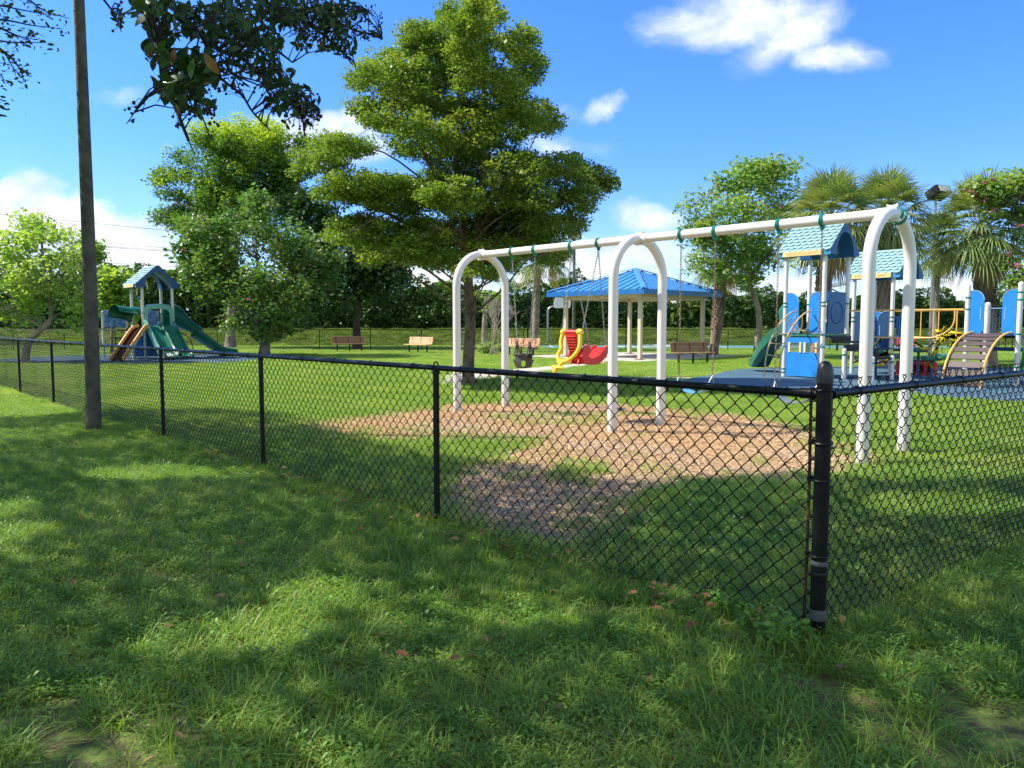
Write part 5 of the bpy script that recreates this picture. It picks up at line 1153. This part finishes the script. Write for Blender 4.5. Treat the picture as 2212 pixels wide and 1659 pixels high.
def sabal(label,px,py,Y,cxy,rad,tr,n=42,dead=10,lean=None,seed=1,boots=True,group='fan palms around the playground',zmin=-.75):
    rng=random.Random(seed); bx,by,bz=at(px,py,Y); by=Y; base=Vector((bx,Y,0)); top=Vector(at(cxy[0],cxy[1],Y))
    t=empty_thing('fan_palm',label,'palm tree',tuple(base),0,group); mb=MB(); H=top.z
    mid=base.lerp(top,.5)+Vector(((lean or 0),0,0)); P=spline([base-Vector((0,0,.1)),mid,top],8); mb.tube(P,[tr*1.15]+[tr*(1-.08*math.sin(i)) for i in range(len(P)-1)],14)
    if boots:
        k=int(H/.085)
        for i in range(k):
            f=i/k; p=base.lerp(top,f)+Vector(((lean or 0)*4*f*(1-f),0,0)); 
            if f<.25: continue
            for j in range(5):
                q=j*1.2566+i*.7; e=Vector((math.cos(q),math.sin(q),0)); mb.tube([p+e*tr*.85,p+e*(tr*1.08)+Vector((0,0,.10)),p+e*(tr*1.32)+Vector((0,0,.21))],[.045,.04,.012],4)
    link('trunk',mb,BOOT if boots else BARKG,t,world=True)
    V=[];Q=[];pt=MB()
    for i in range(n):
        q=i*2.39996; f=(i+.5)/n; el=1.4-1.75*f; e=Vector((math.cos(q)*math.cos(el),math.sin(q)*math.cos(el),math.sin(el)))
        a=top+Vector((0,0,.25-.4*f)); L=rad*.52; o=a+e*L+Vector((0,0,-.10*rad*f)); pt.tube([a,a.lerp(o,.5)+Vector((0,0,.05)),o],[.016,.013,.009],4,cap=False)
        dd=(e+Vector((0,0,-.35*f-.05))).normalized(); fan_leaf(V,Q,o,dd,L,22,rad*.62,rng,(.22+.28*f),rad*.0125,1.9)
    link('crown',np_mesh('crown',np.array(V),np.array(Q)),LP,t,world=True); link('leaf_stalks',pt,LP,t,world=True)
    if dead:
        V=[];Q=[]
        for i in range(dead):
            q=i*2.1+.4; el=-rng.uniform(.5,1.1); e=Vector((math.cos(q)*math.cos(el),math.sin(q)*math.cos(el),math.sin(el))); o=top+Vector((0,0,-.15))+e*rad*.4; fan_leaf(V,Q,o,(e+Vector((0,0,-.8))).normalized(),.5,16,rad*.5,rng,.5,rad*.011,1.4)
        for i in range(dead*40):   # dry flower stalks
            q=rng.uniform(0,6.28); e=Vector((math.cos(q),math.sin(q),rng.uniform(-.2,.8))).normalized(); o=top+e*rad*rng.uniform(.3,.75); d2=(e+Vector((rng.uniform(-.6,.6),rng.uniform(-.6,.6),-.5))).normalized(); s=Vector((0,0,1)).cross(d2).normalized()*.005; k=len(V); l=rng.uniform(.12,.3)
            V+=[tuple(o-s),tuple(o+s),tuple(o+d2*l+s),tuple(o+d2*l-s)]; Q.append((k,k+1,k+2,k+3))
        link('dead_fronds',np_mesh('dead_fronds',np.array(V),np.array(Q)),LPB,t,world=True)
    return t
sabal('fan palm with a leaning bare lower trunk at the right corner of the pavilion',1540,776,38,(1556,560),2.0,.24,n=30,dead=5,seed=1,lean=.1)
sabal('fan palm whose crown rises directly behind the first play tower roof',1762,795,27,(1792,488),1.95,.22,n=60,seed=2,dead=12)
sabal('fan palm directly behind the second play tower roof and the nearest swing arch',1905,795,28,(1912,482),1.95,.22,n=60,seed=3,dead=12)
sabal('slender smooth trunked fan palm between the swing arch and the boot covered palm',2020,780,31,(2026,535),1.55,.11,n=34,dead=3,seed=4,boots=False)
sabal('thick fan palm with a shaggy boot covered trunk behind the arched plank ladder',2138,797,27.5,(2118,500),2.05,.29,n=64,dead=22,seed=5)
sabal('straight trunked fan palm mostly hidden behind the big tree, left of the basketball hoop',1155,757,45.2,(1163,548),2.4,.20,n=30,dead=4,seed=6,boots=False)
# feather palms in the hedge
def feather(label,px,ytop,Y,nf,L,seed,zb=1.0):
    rng=random.Random(seed); X,_,zt=at(px,ytop,Y); t=empty_thing('feather_palm',label,'palm tree',(X,Y,zb-.1),0,'feather palms rising out of the hedge'); H=zt-zb; V=[];Q=[]; mb=MB()
    for s in range(3):
        ox,oy=rng.uniform(-.5,.5),rng.uniform(-.4,.4); ht=max(.6,H-L*rng.uniform(.35,.6)); c=Vector((X+ox,Y+oy,zb+ht)); mb.tube([(X+ox*.4,Y+oy*.4,zb-.1),(X+ox*.8,Y+oy*.8,zb+ht*.6),tuple(c)],[.07,.06,.045],7)
        for i in range(nf):
            q=i*2.4+s; el=rng.uniform(.35,1.35); e=Vector((math.cos(q)*math.cos(el),math.sin(q)*math.cos(el),math.sin(el))); P=[]
            for k in range(11):
                u=k/10; P.append(c+e*L*u+Vector((0,0,-L*.55*u*u*u+ -L*.15*u*u)))
            mb.tube(P,[.016-.0012*k for k in range(11)],4,cap=False)
            for k in range(1,11):
                tg=(P[k]-P[k-1]).normalized(); sd=tg.cross(Vector((0,0,1))).normalized()
                for ss in (-1,1):
                    for h in (0,.5):
                        p=P[k-1].lerp(P[k],h); d=(sd*ss*.8+tg*.6+Vector((0,0,-.12))).normalized(); l=L*.26*(1-.5*k/10); w_=tg*.035; kk=len(V); V+=[tuple(p-w_*.5),tuple(p+w_*.5),tuple(p+d*l*.6+w_*.6+Vector((0,0,-.02))),tuple(p+d*l+Vector((0,0,-.10*l*3)))]; Q.append((kk,kk+1,kk+2,kk+3))
    link('fronds',np_mesh('fronds',np.array(V),np.array(Q)),LAR,t,world=True); link('trunk',mb,LAR,t,world=True)
fp=[(238,577),(262,570),(300,590),(330,574),(385,575),(425,560),(450,590),(365,590),(945,612),(975,606),(1200,606),(1225,600),(1475,648),(1500,645),(930,618)]
where=['left of the slide tower roof, nearest the pole','a little left of the slide tower roof','just left of the tower gable','rising right above the slide tower roof','right of the slide tower roof','between slide tower and flowering tree','against the left edge of the flowering tree','low behind the right tower eave','left of the big trunk, smaller','just left of the far swing arch','behind the basketball backboard','beside the floodlight pole left of the pavilion roof','behind the right half of the pavilion, lower','rightmost between pavilion posts','leftmost of those near the big trunk']
for i,(x,y) in enumerate(fp): feather('arching feather palm over the hedge '+where[i],x,y,61.5 if y<600 else 62.5,9,2.3,30+i)
# hedge: overlapping bushes of one dense dark mass
def hedge(name,label,x0,x1,top,Y,leafsz,m,seed,dep=2.2,zb=.9,n=1.0):
    rng=np.random.default_rng(seed); pts=[]; X0=at(x0,700,Y)[0]; X1=at(x1,700,Y)[0]; W=X1-X0
    k=int(W*420*n); x=rng.uniform(X0,X1,k)
    tx=np.interp(x,[at(a,700,Y)[0] for a,b in top],[at(a,b,Y)[2] for a,b in top]); tx=tx+(vnoise(x,x*0,.55,seed)-.5)*1.3+(vnoise(x,x*0,1.7,seed+3)-.5)*.8
    u=rng.uniform(0,1,k)**.8; z=zb+(tx-zb)*u; bul=(vnoise(x,z,.9,seed+1)-.5)*1.6+(vnoise(x,z,2.5,seed+7)-.5)*.7; y=Y-dep*np.sqrt(np.clip(1-(u*.85)**3,0,1))*(.8)+bul*.6+rng.exponential(.25,k)
    P=np.stack([x,y,z],1); V,Q=leaf_quads(P,leafsz,.3,.4,rng); o=empty_thing(name,label,'hedge',((X0+X1)/2,Y,zb)); link('foliage',np_mesh('foliage',V,Q),m,o,world=True)
    # woody stems and dense inner branches
    mb=MB(); r_=random.Random(seed); xx=X0
    while xx<X1:
        h=np.interp(xx,[at(a,700,Y)[0] for a,b in top],[at(a,b,Y)[2] for a,b in top])*.8; mb.tube([(xx,Y+r_.uniform(-.4,.6),zb-.3),(xx+r_.uniform(-.4,.4),Y+r_.uniform(-.6,.6),h*.6),(xx+r_.uniform(-.7,.7),Y+r_.uniform(-.6,.6),h)],[.09,.06,.02],5); xx+=r_.uniform(.5,1.2)
    link('stems',mb,BARKD,o,world=True)
    V=[];k2=int(W*190)
    x=rng.uniform(X0,X1,k2); h=np.interp(x,[at(a,700,Y)[0] for a,b in top],[at(a,b,Y)[2] for a,b in top])*.86; P=np.stack([x,Y+rng.uniform(-.3,1.3,k2),zb+(h-zb)*rng.uniform(0,1,k2)],1); V,Q=leaf_quads(P,leafsz*3.2,.1,.42,rng); link('inner_foliage',np_mesh('inner_foliage',V,Q),m,o,world=True)
HT0=[(-900,580),(-100,590),(200,585),(300,600),(440,590),(520,600),(640,620),(700,630),(860,628),(930,615),(1000,622),(1100,640),(1180,640),(1250,615),(1400,650),(1460,665),(1560,650),(1620,640),(1720,650),(1800,655),(1860,640),(1950,640),(2050,655),(2212,660),(3000,640)]
HT=[(x,y-16) for x,y in HT0]
hedge('hedge','tall dark hedge behind the left half of the lawn, left of the big trunk',-600,1010,HT,62,.24,LH,41,n=1.7)
hedge('hedge','tall dark hedge behind the pavilion and court, right of the big trunk',1000,2900,HT,63,.25,LH,42,n=1.6)
FT=[(1700,655),(1850,625),(1950,615),(2020,625),(2100,640),(2300,630)]
hedge('far_trees','sunlit olive green treetops beyond the hedge, seen under the right palms','','',FT,88,.4,LA,43) if False else None
# small shrubs at trunk foot by far fence
def shrub(label,px,py,r,seed,m=LC):
    rng=np.random.default_rng(seed); x,y,_=G(px,py); d=rng.normal(size=(420,3)); d/=np.linalg.norm(d,axis=1)[:,None]; P=np.array([x,y,r*.6])+d*rng.uniform(.4,1,(420,1))*np.array([r,r,r*.7]); P=P[P[:,2]>.03]; V,Q=leaf_quads(P,.12,.4,.4,rng,hexa=True); t=empty_thing('shrub',label,'shrub',(x,y,0)); link('foliage',np_mesh('foliage',V,Q),m,t,world=True)
    mb=MB(); 
    for k in range(6): mb.tube([(x,y,0),(x+d[k][0]*r*.6,y+d[k][1]*r*.6,r*.9)],[.015,.006],5)
    link('stems',mb,BARKD,t,world=True)
shrub('small leafy shrub at the foot of the dry twigs by the far fence',1052,765,.55,51); shrub('bright leafy sapling on the lawn right of the flowering tree trunk',630,745,.6,52,LE); shrub('small shrub by the far fence behind the dead twigs',1082,762,.4,53)
def weed(px,py,r,h,seed,label):
    rng=np.random.default_rng(seed); x,y,_=G(px,py); t=empty_thing('weed_plant',label,'weed',(x,y,0)); P=[];mb=MB()
    for k in range(16):
        a=rng.uniform(0,6.28); rr_=r*math.sqrt(rng.uniform(0,1)); tx,ty,tz=x+rr_*math.cos(a),y+rr_*math.sin(a),h*rng.uniform(.4,1); mb.tube([(x+rr_*.4*math.cos(a),y+rr_*.4*math.sin(a),0),(tx,ty,tz)],.0018,4)
        for j in range(9): P.append((tx*1+rng.normal(0,.015),ty+rng.normal(0,.015),tz*rng.uniform(.4,1.05)))
    V,Q=leaf_quads(np.array(P),.042,.8,.33,rng,hexa=True); link('foliage',np_mesh('foliage',V,Q),GW,t,world=True); link('stems',mb,GW,t,world=True)
weed(1670,1395,.17,.2,61,'leafy green weed growing through the mesh left of the corner post'); weed(1590,1330,.12,.14,62,'low leafy weed at the fence foot, further left of the corner post')
# ================================================================== OVERHEAD SHADE TREE
ST=empty_thing('oak_tree','dark overhanging shade tree whose leafy berry hung branches drop in from the top','tree',(-6.5,-1.5,0))
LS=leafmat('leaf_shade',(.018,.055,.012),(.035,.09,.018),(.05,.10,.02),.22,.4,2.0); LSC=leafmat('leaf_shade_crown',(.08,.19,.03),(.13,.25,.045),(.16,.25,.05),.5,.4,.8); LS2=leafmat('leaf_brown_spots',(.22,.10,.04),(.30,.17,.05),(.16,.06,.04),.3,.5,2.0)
SHP=[G(*p)[:2] for p in [(-500,905),(60,905),(230,888),(420,886),(600,895),(720,930),(820,965),(950,990),(1150,1008),(1350,1045),(1500,1040),(1700,1020),(1800,1040),(2000,1052),(2300,1045),(2800,1100)]]+[(14,-2),(4,-3),(-14,-3),(-30,4)]
SPOT=[(330,1031,110,11,.95),(520,1036,50,7,.6),(8,1118,34,16,.95),(18,1172,42,20,.9),(121,1208,50,10,.4),(702,1302,40,17,1),(760,1306,40,14,.6),(612,1372,60,26,1),(560,1398,40,14,.7),(415,1396,38,22,.75),(930,1338,80,18,.6),(1150,1334,90,14,.65),(340,1600,110,22,.45),(610,1556,70,18,.45),(800,1640,90,20,.45),(180,1590,60,16,.4),
      (2060,1100,150,14,.9),(1960,1112,60,8,.6),(2075,1420,50,10,.45),(600,915,90,8,.5),(850,985,60,7,.4),(1050,962,70,9,.8),(420,905,70,6,.6),(60,940,90,12,.6),(1450,1475,40,8,.3),(250,960,60,8,.4)]
rng=np.random.default_rng(77); nS=385000
pp=np.array(SHP); lo=pp.min(0); hi=pp.max(0); lo=np.maximum(lo,[-22,-4]); q=rng.uniform(lo,hi,(nS,2)); jit=rng.normal(0,.12,(nS,2)); q=q[inpoly(q[:,0]+jit[:,0],q[:,1]+jit[:,1],SHP)]
keepm=np.ones(len(q),bool)
for (x,y,rx,ry,pr) in SPOT:
    c=G(x,y); r1=max(.26,rx*c[1]/F*1.1+.1); r2=max(.24,abs(G(x,y-ry)[1]-G(x,y+ry)[1])/2+.14); e=((q[:,0]-c[0])/r1)**2+((q[:,1]-c[1])/r2)**2; keepm&=~((e<1)&(rng.uniform(0,1,len(q))<pr))
q=q[keepm]
# ordinary small gaps of a leafy crown
gn=vnoise(q[:,0],q[:,1],1.3,91)*.6+vnoise(q[:,0],q[:,1],3.7,92)*.4; q=q[(gn<.84)|(rng.uniform(0,1,len(q))<.6)]
q=np.concatenate([q[i::1] for i in (0,)]); h=5.0+3.6*rng.uniform(0,1,len(q))**.8+.8*np.sin(q[:,0]*.7)*np.cos(q[:,1]*.6); ct=1/math.tan(SUN_EL)
Px=q[:,0]-SHX*ct*h; Py=q[:,1]-SHY*ct*h
def infr(x,y,z,mx=1.0):
    yc=y*cp-(z-CAMH)*sp; zc=y*sp*1+ (z-CAMH)*cp
    return (yc>.05)&(np.abs(x)<(1106/F)*yc*1.04+mx)&(zc<(CY/F)*yc*1.03+.25)
for it in range(14):
    bad=infr(Px,Py,h,.6); h=np.where(bad,h+.55,h); Px=q[:,0]-SHX*ct*h; Py=q[:,1]-SHY*ct*h
bad=infr(Px,Py,h,.5); Px,Py,h=Px[~bad],Py[~bad],h[~bad]
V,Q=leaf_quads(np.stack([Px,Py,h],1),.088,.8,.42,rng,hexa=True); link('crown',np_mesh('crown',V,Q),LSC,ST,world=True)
mb=MB(); rr=random.Random(9)
mb.tube(spline([(-6.5,-1.5,-.1),(-6.4,-1.4,1.5),(-6.2,-1.3,3.2),(-6.3,-1.0,5.0),(-6.4,-.8,7)],5),list(np.linspace(.42,.15,21)),16)
base=[Vector((-6.2,-1.3,3.2)),Vector((-6.3,-1.,4.4)),Vector((-6.3,-.9,5.4))]
ix=rng.permutation(len(Px))[:16]
for i in ix:
    t=Vector((Px[i],Py[i],h[i])); a=base[rr.randint(0,2)]; L=(t-a).length; P=spline([a,a.lerp(t,.35)+Vector((0,0,L*.12)),a.lerp(t,.7)+Vector((rr.uniform(-.3,.3),rr.uniform(-.3,.3),L*.10)),t],3)
    if any(infr(np.array([p.x]),np.array([p.y]),np.array([p.z]),.3)[0] for p in P): continue
    mb.tube(P,list(np.linspace(min(.035,.003*L+.015),.01,len(P))),6,cap=False)
# hanging branches in view: (depth, thickness, polyline)
BR=[(3.0,.016,[(250,-260),(322,0),(324,72),(347,122),(352,167),(372,215),(386,250),(408,305)]),(3.2,.014,[(300,-220),(374,8),(397,36),(436,78),(452,122),(455,160)]),(3.4,.010,[(436,78),(474,108),(524,125),(549,155),(586,167),(619,208),(650,245),(658,294)]),
    (3.9,.012,[(400,-200),(480,22),(522,75),(577,97),(610,118),(632,135)]),(4.4,.012,[(450,-200),(591,5),(647,42),(702,78),(744,117),(762,140)]),(4.6,.009,[(640,-60),(702,28),(758,62),(800,74),(826,86)]),
    (3.3,.007,[(452,140),(480,172),(522,205),(544,239),(570,268),(586,283)]),(2.9,.0035,[(352,190),(330,205),(305,219),(286,250),(272,268)]),(3.0,.005,[(420,215),(440,260),(455,300)]),(3.0,.005,[(386,250),(400,290),(420,330)]),(3.6,.006,[(200,-30),(240,20),(252,45),(262,68)]),
    (3.5,.006,[(600,180),(650,205),(680,232),(692,255)]),(4.2,.006,[(540,90),(600,140),(640,190)]),(4.4,.006,[(700,30),(745,20),(795,25)]),(3.1,.007,[(324,60),(365,75),(420,60),(470,40)]),(3.1,.006,[(352,165),(400,150),(450,165),(500,160)]),(3.8,.006,[(480,30),(560,20),(640,60),(690,90)]),
    (3.3,.005,[(300,15),(275,25),(262,40)]),(4.4,.006,[(744,117),(765,135),(768,150)])]
BLB=[(360,40,56,44,3.0,.075,46),(345,110,34,34,3.0,.08,30),(410,150,60,48,3.05,.085,62),(385,195,50,32,3.0,.085,42),(460,50,80,40,3.3,.07,70),(560,25,110,38,3.9,.065,120),(660,30,90,36,4.3,.06,120),(735,30,58,36,4.5,.06,70),(555,105,58,38,3.6,.06,70),(590,165,45,28,3.5,.055,48),(690,82,60,34,4.4,.055,80),(742,92,30,34,4.5,.055,30),
     (640,218,50,34,3.4,.055,56),(600,222,30,20,3.4,.055,22),(425,232,44,18,3.0,.06,22),(640,255,34,26,3.4,.045,18),(470,120,60,40,3.3,.065,44),(500,160,50,30,3.4,.055,30),(800,50,28,40,4.6,.035,30),(258,30,18,22,3.6,.035,12),(320,20,40,24,3.0,.07,20),(560,65,80,30,3.8,.055,60),(800,82,30,10,4.6,.035,10),(675,250,20,30,3.4,.03,16)]
b2=MB(); node=[]
for (Yd,r_,P) in BR:
    W_=[Vector(at(x,y,Yd+.12*math.sin(i*1.7))) for i,(x,y) in enumerate(P)]; W_=spline(W_,4); b2.tube(W_,list(np.linspace(r_,r_*.35,len(W_))),7,cap=False); node+=[(p,Yd) for p in W_]
# connect branch roots to the crown
for (x,y,Yd) in ((250,-260,3.0),(300,-220,3.2),(400,-200,3.9),(450,-200,4.4),(640,-60,4.6)):
    e=Vector(at(x,y,Yd)); a=Vector((-6.3,-1.,4.4)); mb.tube(spline([a,Vector((-5,.8,4.9)),Vector((-3.2,2.2,4.6)),e.lerp(Vector((-3.2,2.2,4.6)),.3),e],4),list(np.linspace(.07,.016,17)),6,cap=False)
link('trunk',mb,BARKG,ST,world=True)
LC_=[]; LS_=[]; stems=[]
for (cx_,cy_,rx,ry,Yd,sz,n) in BLB:
    for i in range(int(n*1.75)):
        a=rng.uniform(0,6.28); r_=math.sqrt(rng.uniform(0,1)); x=cx_+rx*r_*math.cos(a); y=cy_+ry*r_*math.sin(a); Yl=Yd+rng.normal(0,.16); p=at(x,y,Yl); LC_.append(p); LS_.append(sz*rng.uniform(.55,1.2)*.85)
LC_=np.array(LC_); LS_=np.array(LS_); nd=np.array([tuple(p) for p,_ in node])
for i in range(0,len(LC_),2):
    dd=((nd-LC_[i])**2).sum(1); j=int(dd.argmin()); a=Vector(nd[j]); t=Vector(LC_[i]); 
    if (t-a).length<.6: b2.tube([a,a.lerp(t,.5)+Vector((0,0,.02)),t],[.0035,.0028,.0018],4,cap=False)
link('hanging_branches',b2,TWIG,ST,world=True)
def big_leaves(C,S,m,name,drp=.5):
    n=len(C); d=rng.normal(size=(n,3)); d[:,2]-=drp; d/=np.linalg.norm(d,axis=1)[:,None]; nn=rng.normal(size=(n,3)); nn[:,2]+=.4; nn[:,1]-=.5; s=np.cross(nn,d); s/=np.linalg.norm(s,axis=1)[:,None]; L=S[:,None]; up=np.cross(d,s)*L
    R_=[(-.5,0,0),(-.32,.14,.03),(-.05,.23,.05),(.2,.19,.04),(.38,.09,.0),(.5,0,-.05),(.38,-.09,0),(.2,-.19,.04),(-.05,-.23,.05),(-.32,-.14,.03)]
    V=np.stack([C+d*L*a+s*L*b+up*c for a,b,c in R_],1).reshape(-1,3); i=np.arange(n)[:,None]*10
    Q=np.concatenate([i+np.array([f]) for f in ((0,1,9,0),(1,2,8,9),(2,3,7,8),(3,4,6,7),(4,5,6,4))][1:4]); me=np_mesh(name,V,Q)
    Q2=np.concatenate([i+np.array([[0,1,9]]),i+np.array([[4,5,6]])])
    V2=V; me2=np_mesh(name,V2,Q2); import bmesh as _b; bmx=_b.new(); bmx.from_mesh(me); bmx.from_mesh(me2); _b.ops.remove_doubles(bmx,verts=bmx.verts,dist=1e-6); bmx.to_mesh(me); bmx.free(); return link(name,me,m,ST,world=True)
brown=rng.uniform(0,1,len(LC_))<.035
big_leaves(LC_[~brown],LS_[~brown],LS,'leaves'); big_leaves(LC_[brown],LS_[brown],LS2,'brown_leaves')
bb=MB()
for (cx_,cy_,rx,ry,Yd,n) in ((285,245,18,26,2.9,9),(420,240,50,24,3.0,16),(455,255,20,24,3.0,8),(470,195,26,14,3.2,9),(520,190,26,20,3.3,9),(600,230,50,30,3.4,14),(680,225,18,30,3.4,18),(800,75,28,14,4.6,14),(255,48,12,24,3.6,12),(760,110,24,24,4.5,12),(650,265,20,26,3.4,10),(800,40,20,24,4.6,9),(690,255,8,14,3.4,5),(385,275,8,10,3.,4)):
    for i in range(n):
        p=at(cx_+rng.normal(0,rx*.6),cy_+rng.normal(0,ry*.6),Yd+rng.normal(0,.05)); bb.ball(p,rng.uniform(.0045,.008),6,5); dd=((nd-np.array(p))**2).sum(1); j=int(dd.argmin()); a=Vector(nd[j]); t=Vector(p)
        if (a-t).length<.3 and t.z<a.z+.02: bb.tube([a,a.lerp(t,.5)+Vector((rng.normal(0,.008),0,.008)),t],.0014,3,cap=False)
link('berries',bb,mat('dark_berry',(.05,.02,.03),.5,.05,30),ST,world=True)
# sparse twigs in the top left corner
tw=MB(); TL=[]
for (Yd,P) in ((5.0,[(-60,0),(0,12),(50,22),(110,34)]),(5.0,[(-40,40),(20,45),(70,55),(135,62)]),(5.2,[(-30,80),(10,90),(50,92),(100,92)]),(5.2,[(-30,95),(5,110),(25,140),(35,165)]),(5.1,[(0,105),(30,130),(48,160),(50,178)]),(5.0,[(40,-20),(70,5),(100,25),(150,40)]),(5.2,[(-40,150),(0,160),(8,180)]),(5.1,[(0,60),(40,78),(80,86)]),(5.1,[(-20,215),(0,228),(4,235)])):
    W_=spline([at(x,y,Yd) for x,y in P],5); tw.tube(W_,list(np.linspace(.008,.002,len(W_))),5,cap=False)
    for i,p in enumerate(W_):
        for k in range(3): TL.append((p.x+rng.normal(0,.045),p.y+rng.normal(0,.05),p.z+rng.normal(0,.03)))
link('corner_twigs',tw,TWIG,ST,world=True); V,Q=leaf_quads(np.array(TL),.038,.2,.22,rng,hexa=True); link('corner_leaves',np_mesh('corner_leaves',V,Q),leafmat('leaf_corner',(.05,.08,.02),(.10,.12,.03),(.14,.15,.05),.3,.5,2.),ST,world=True)
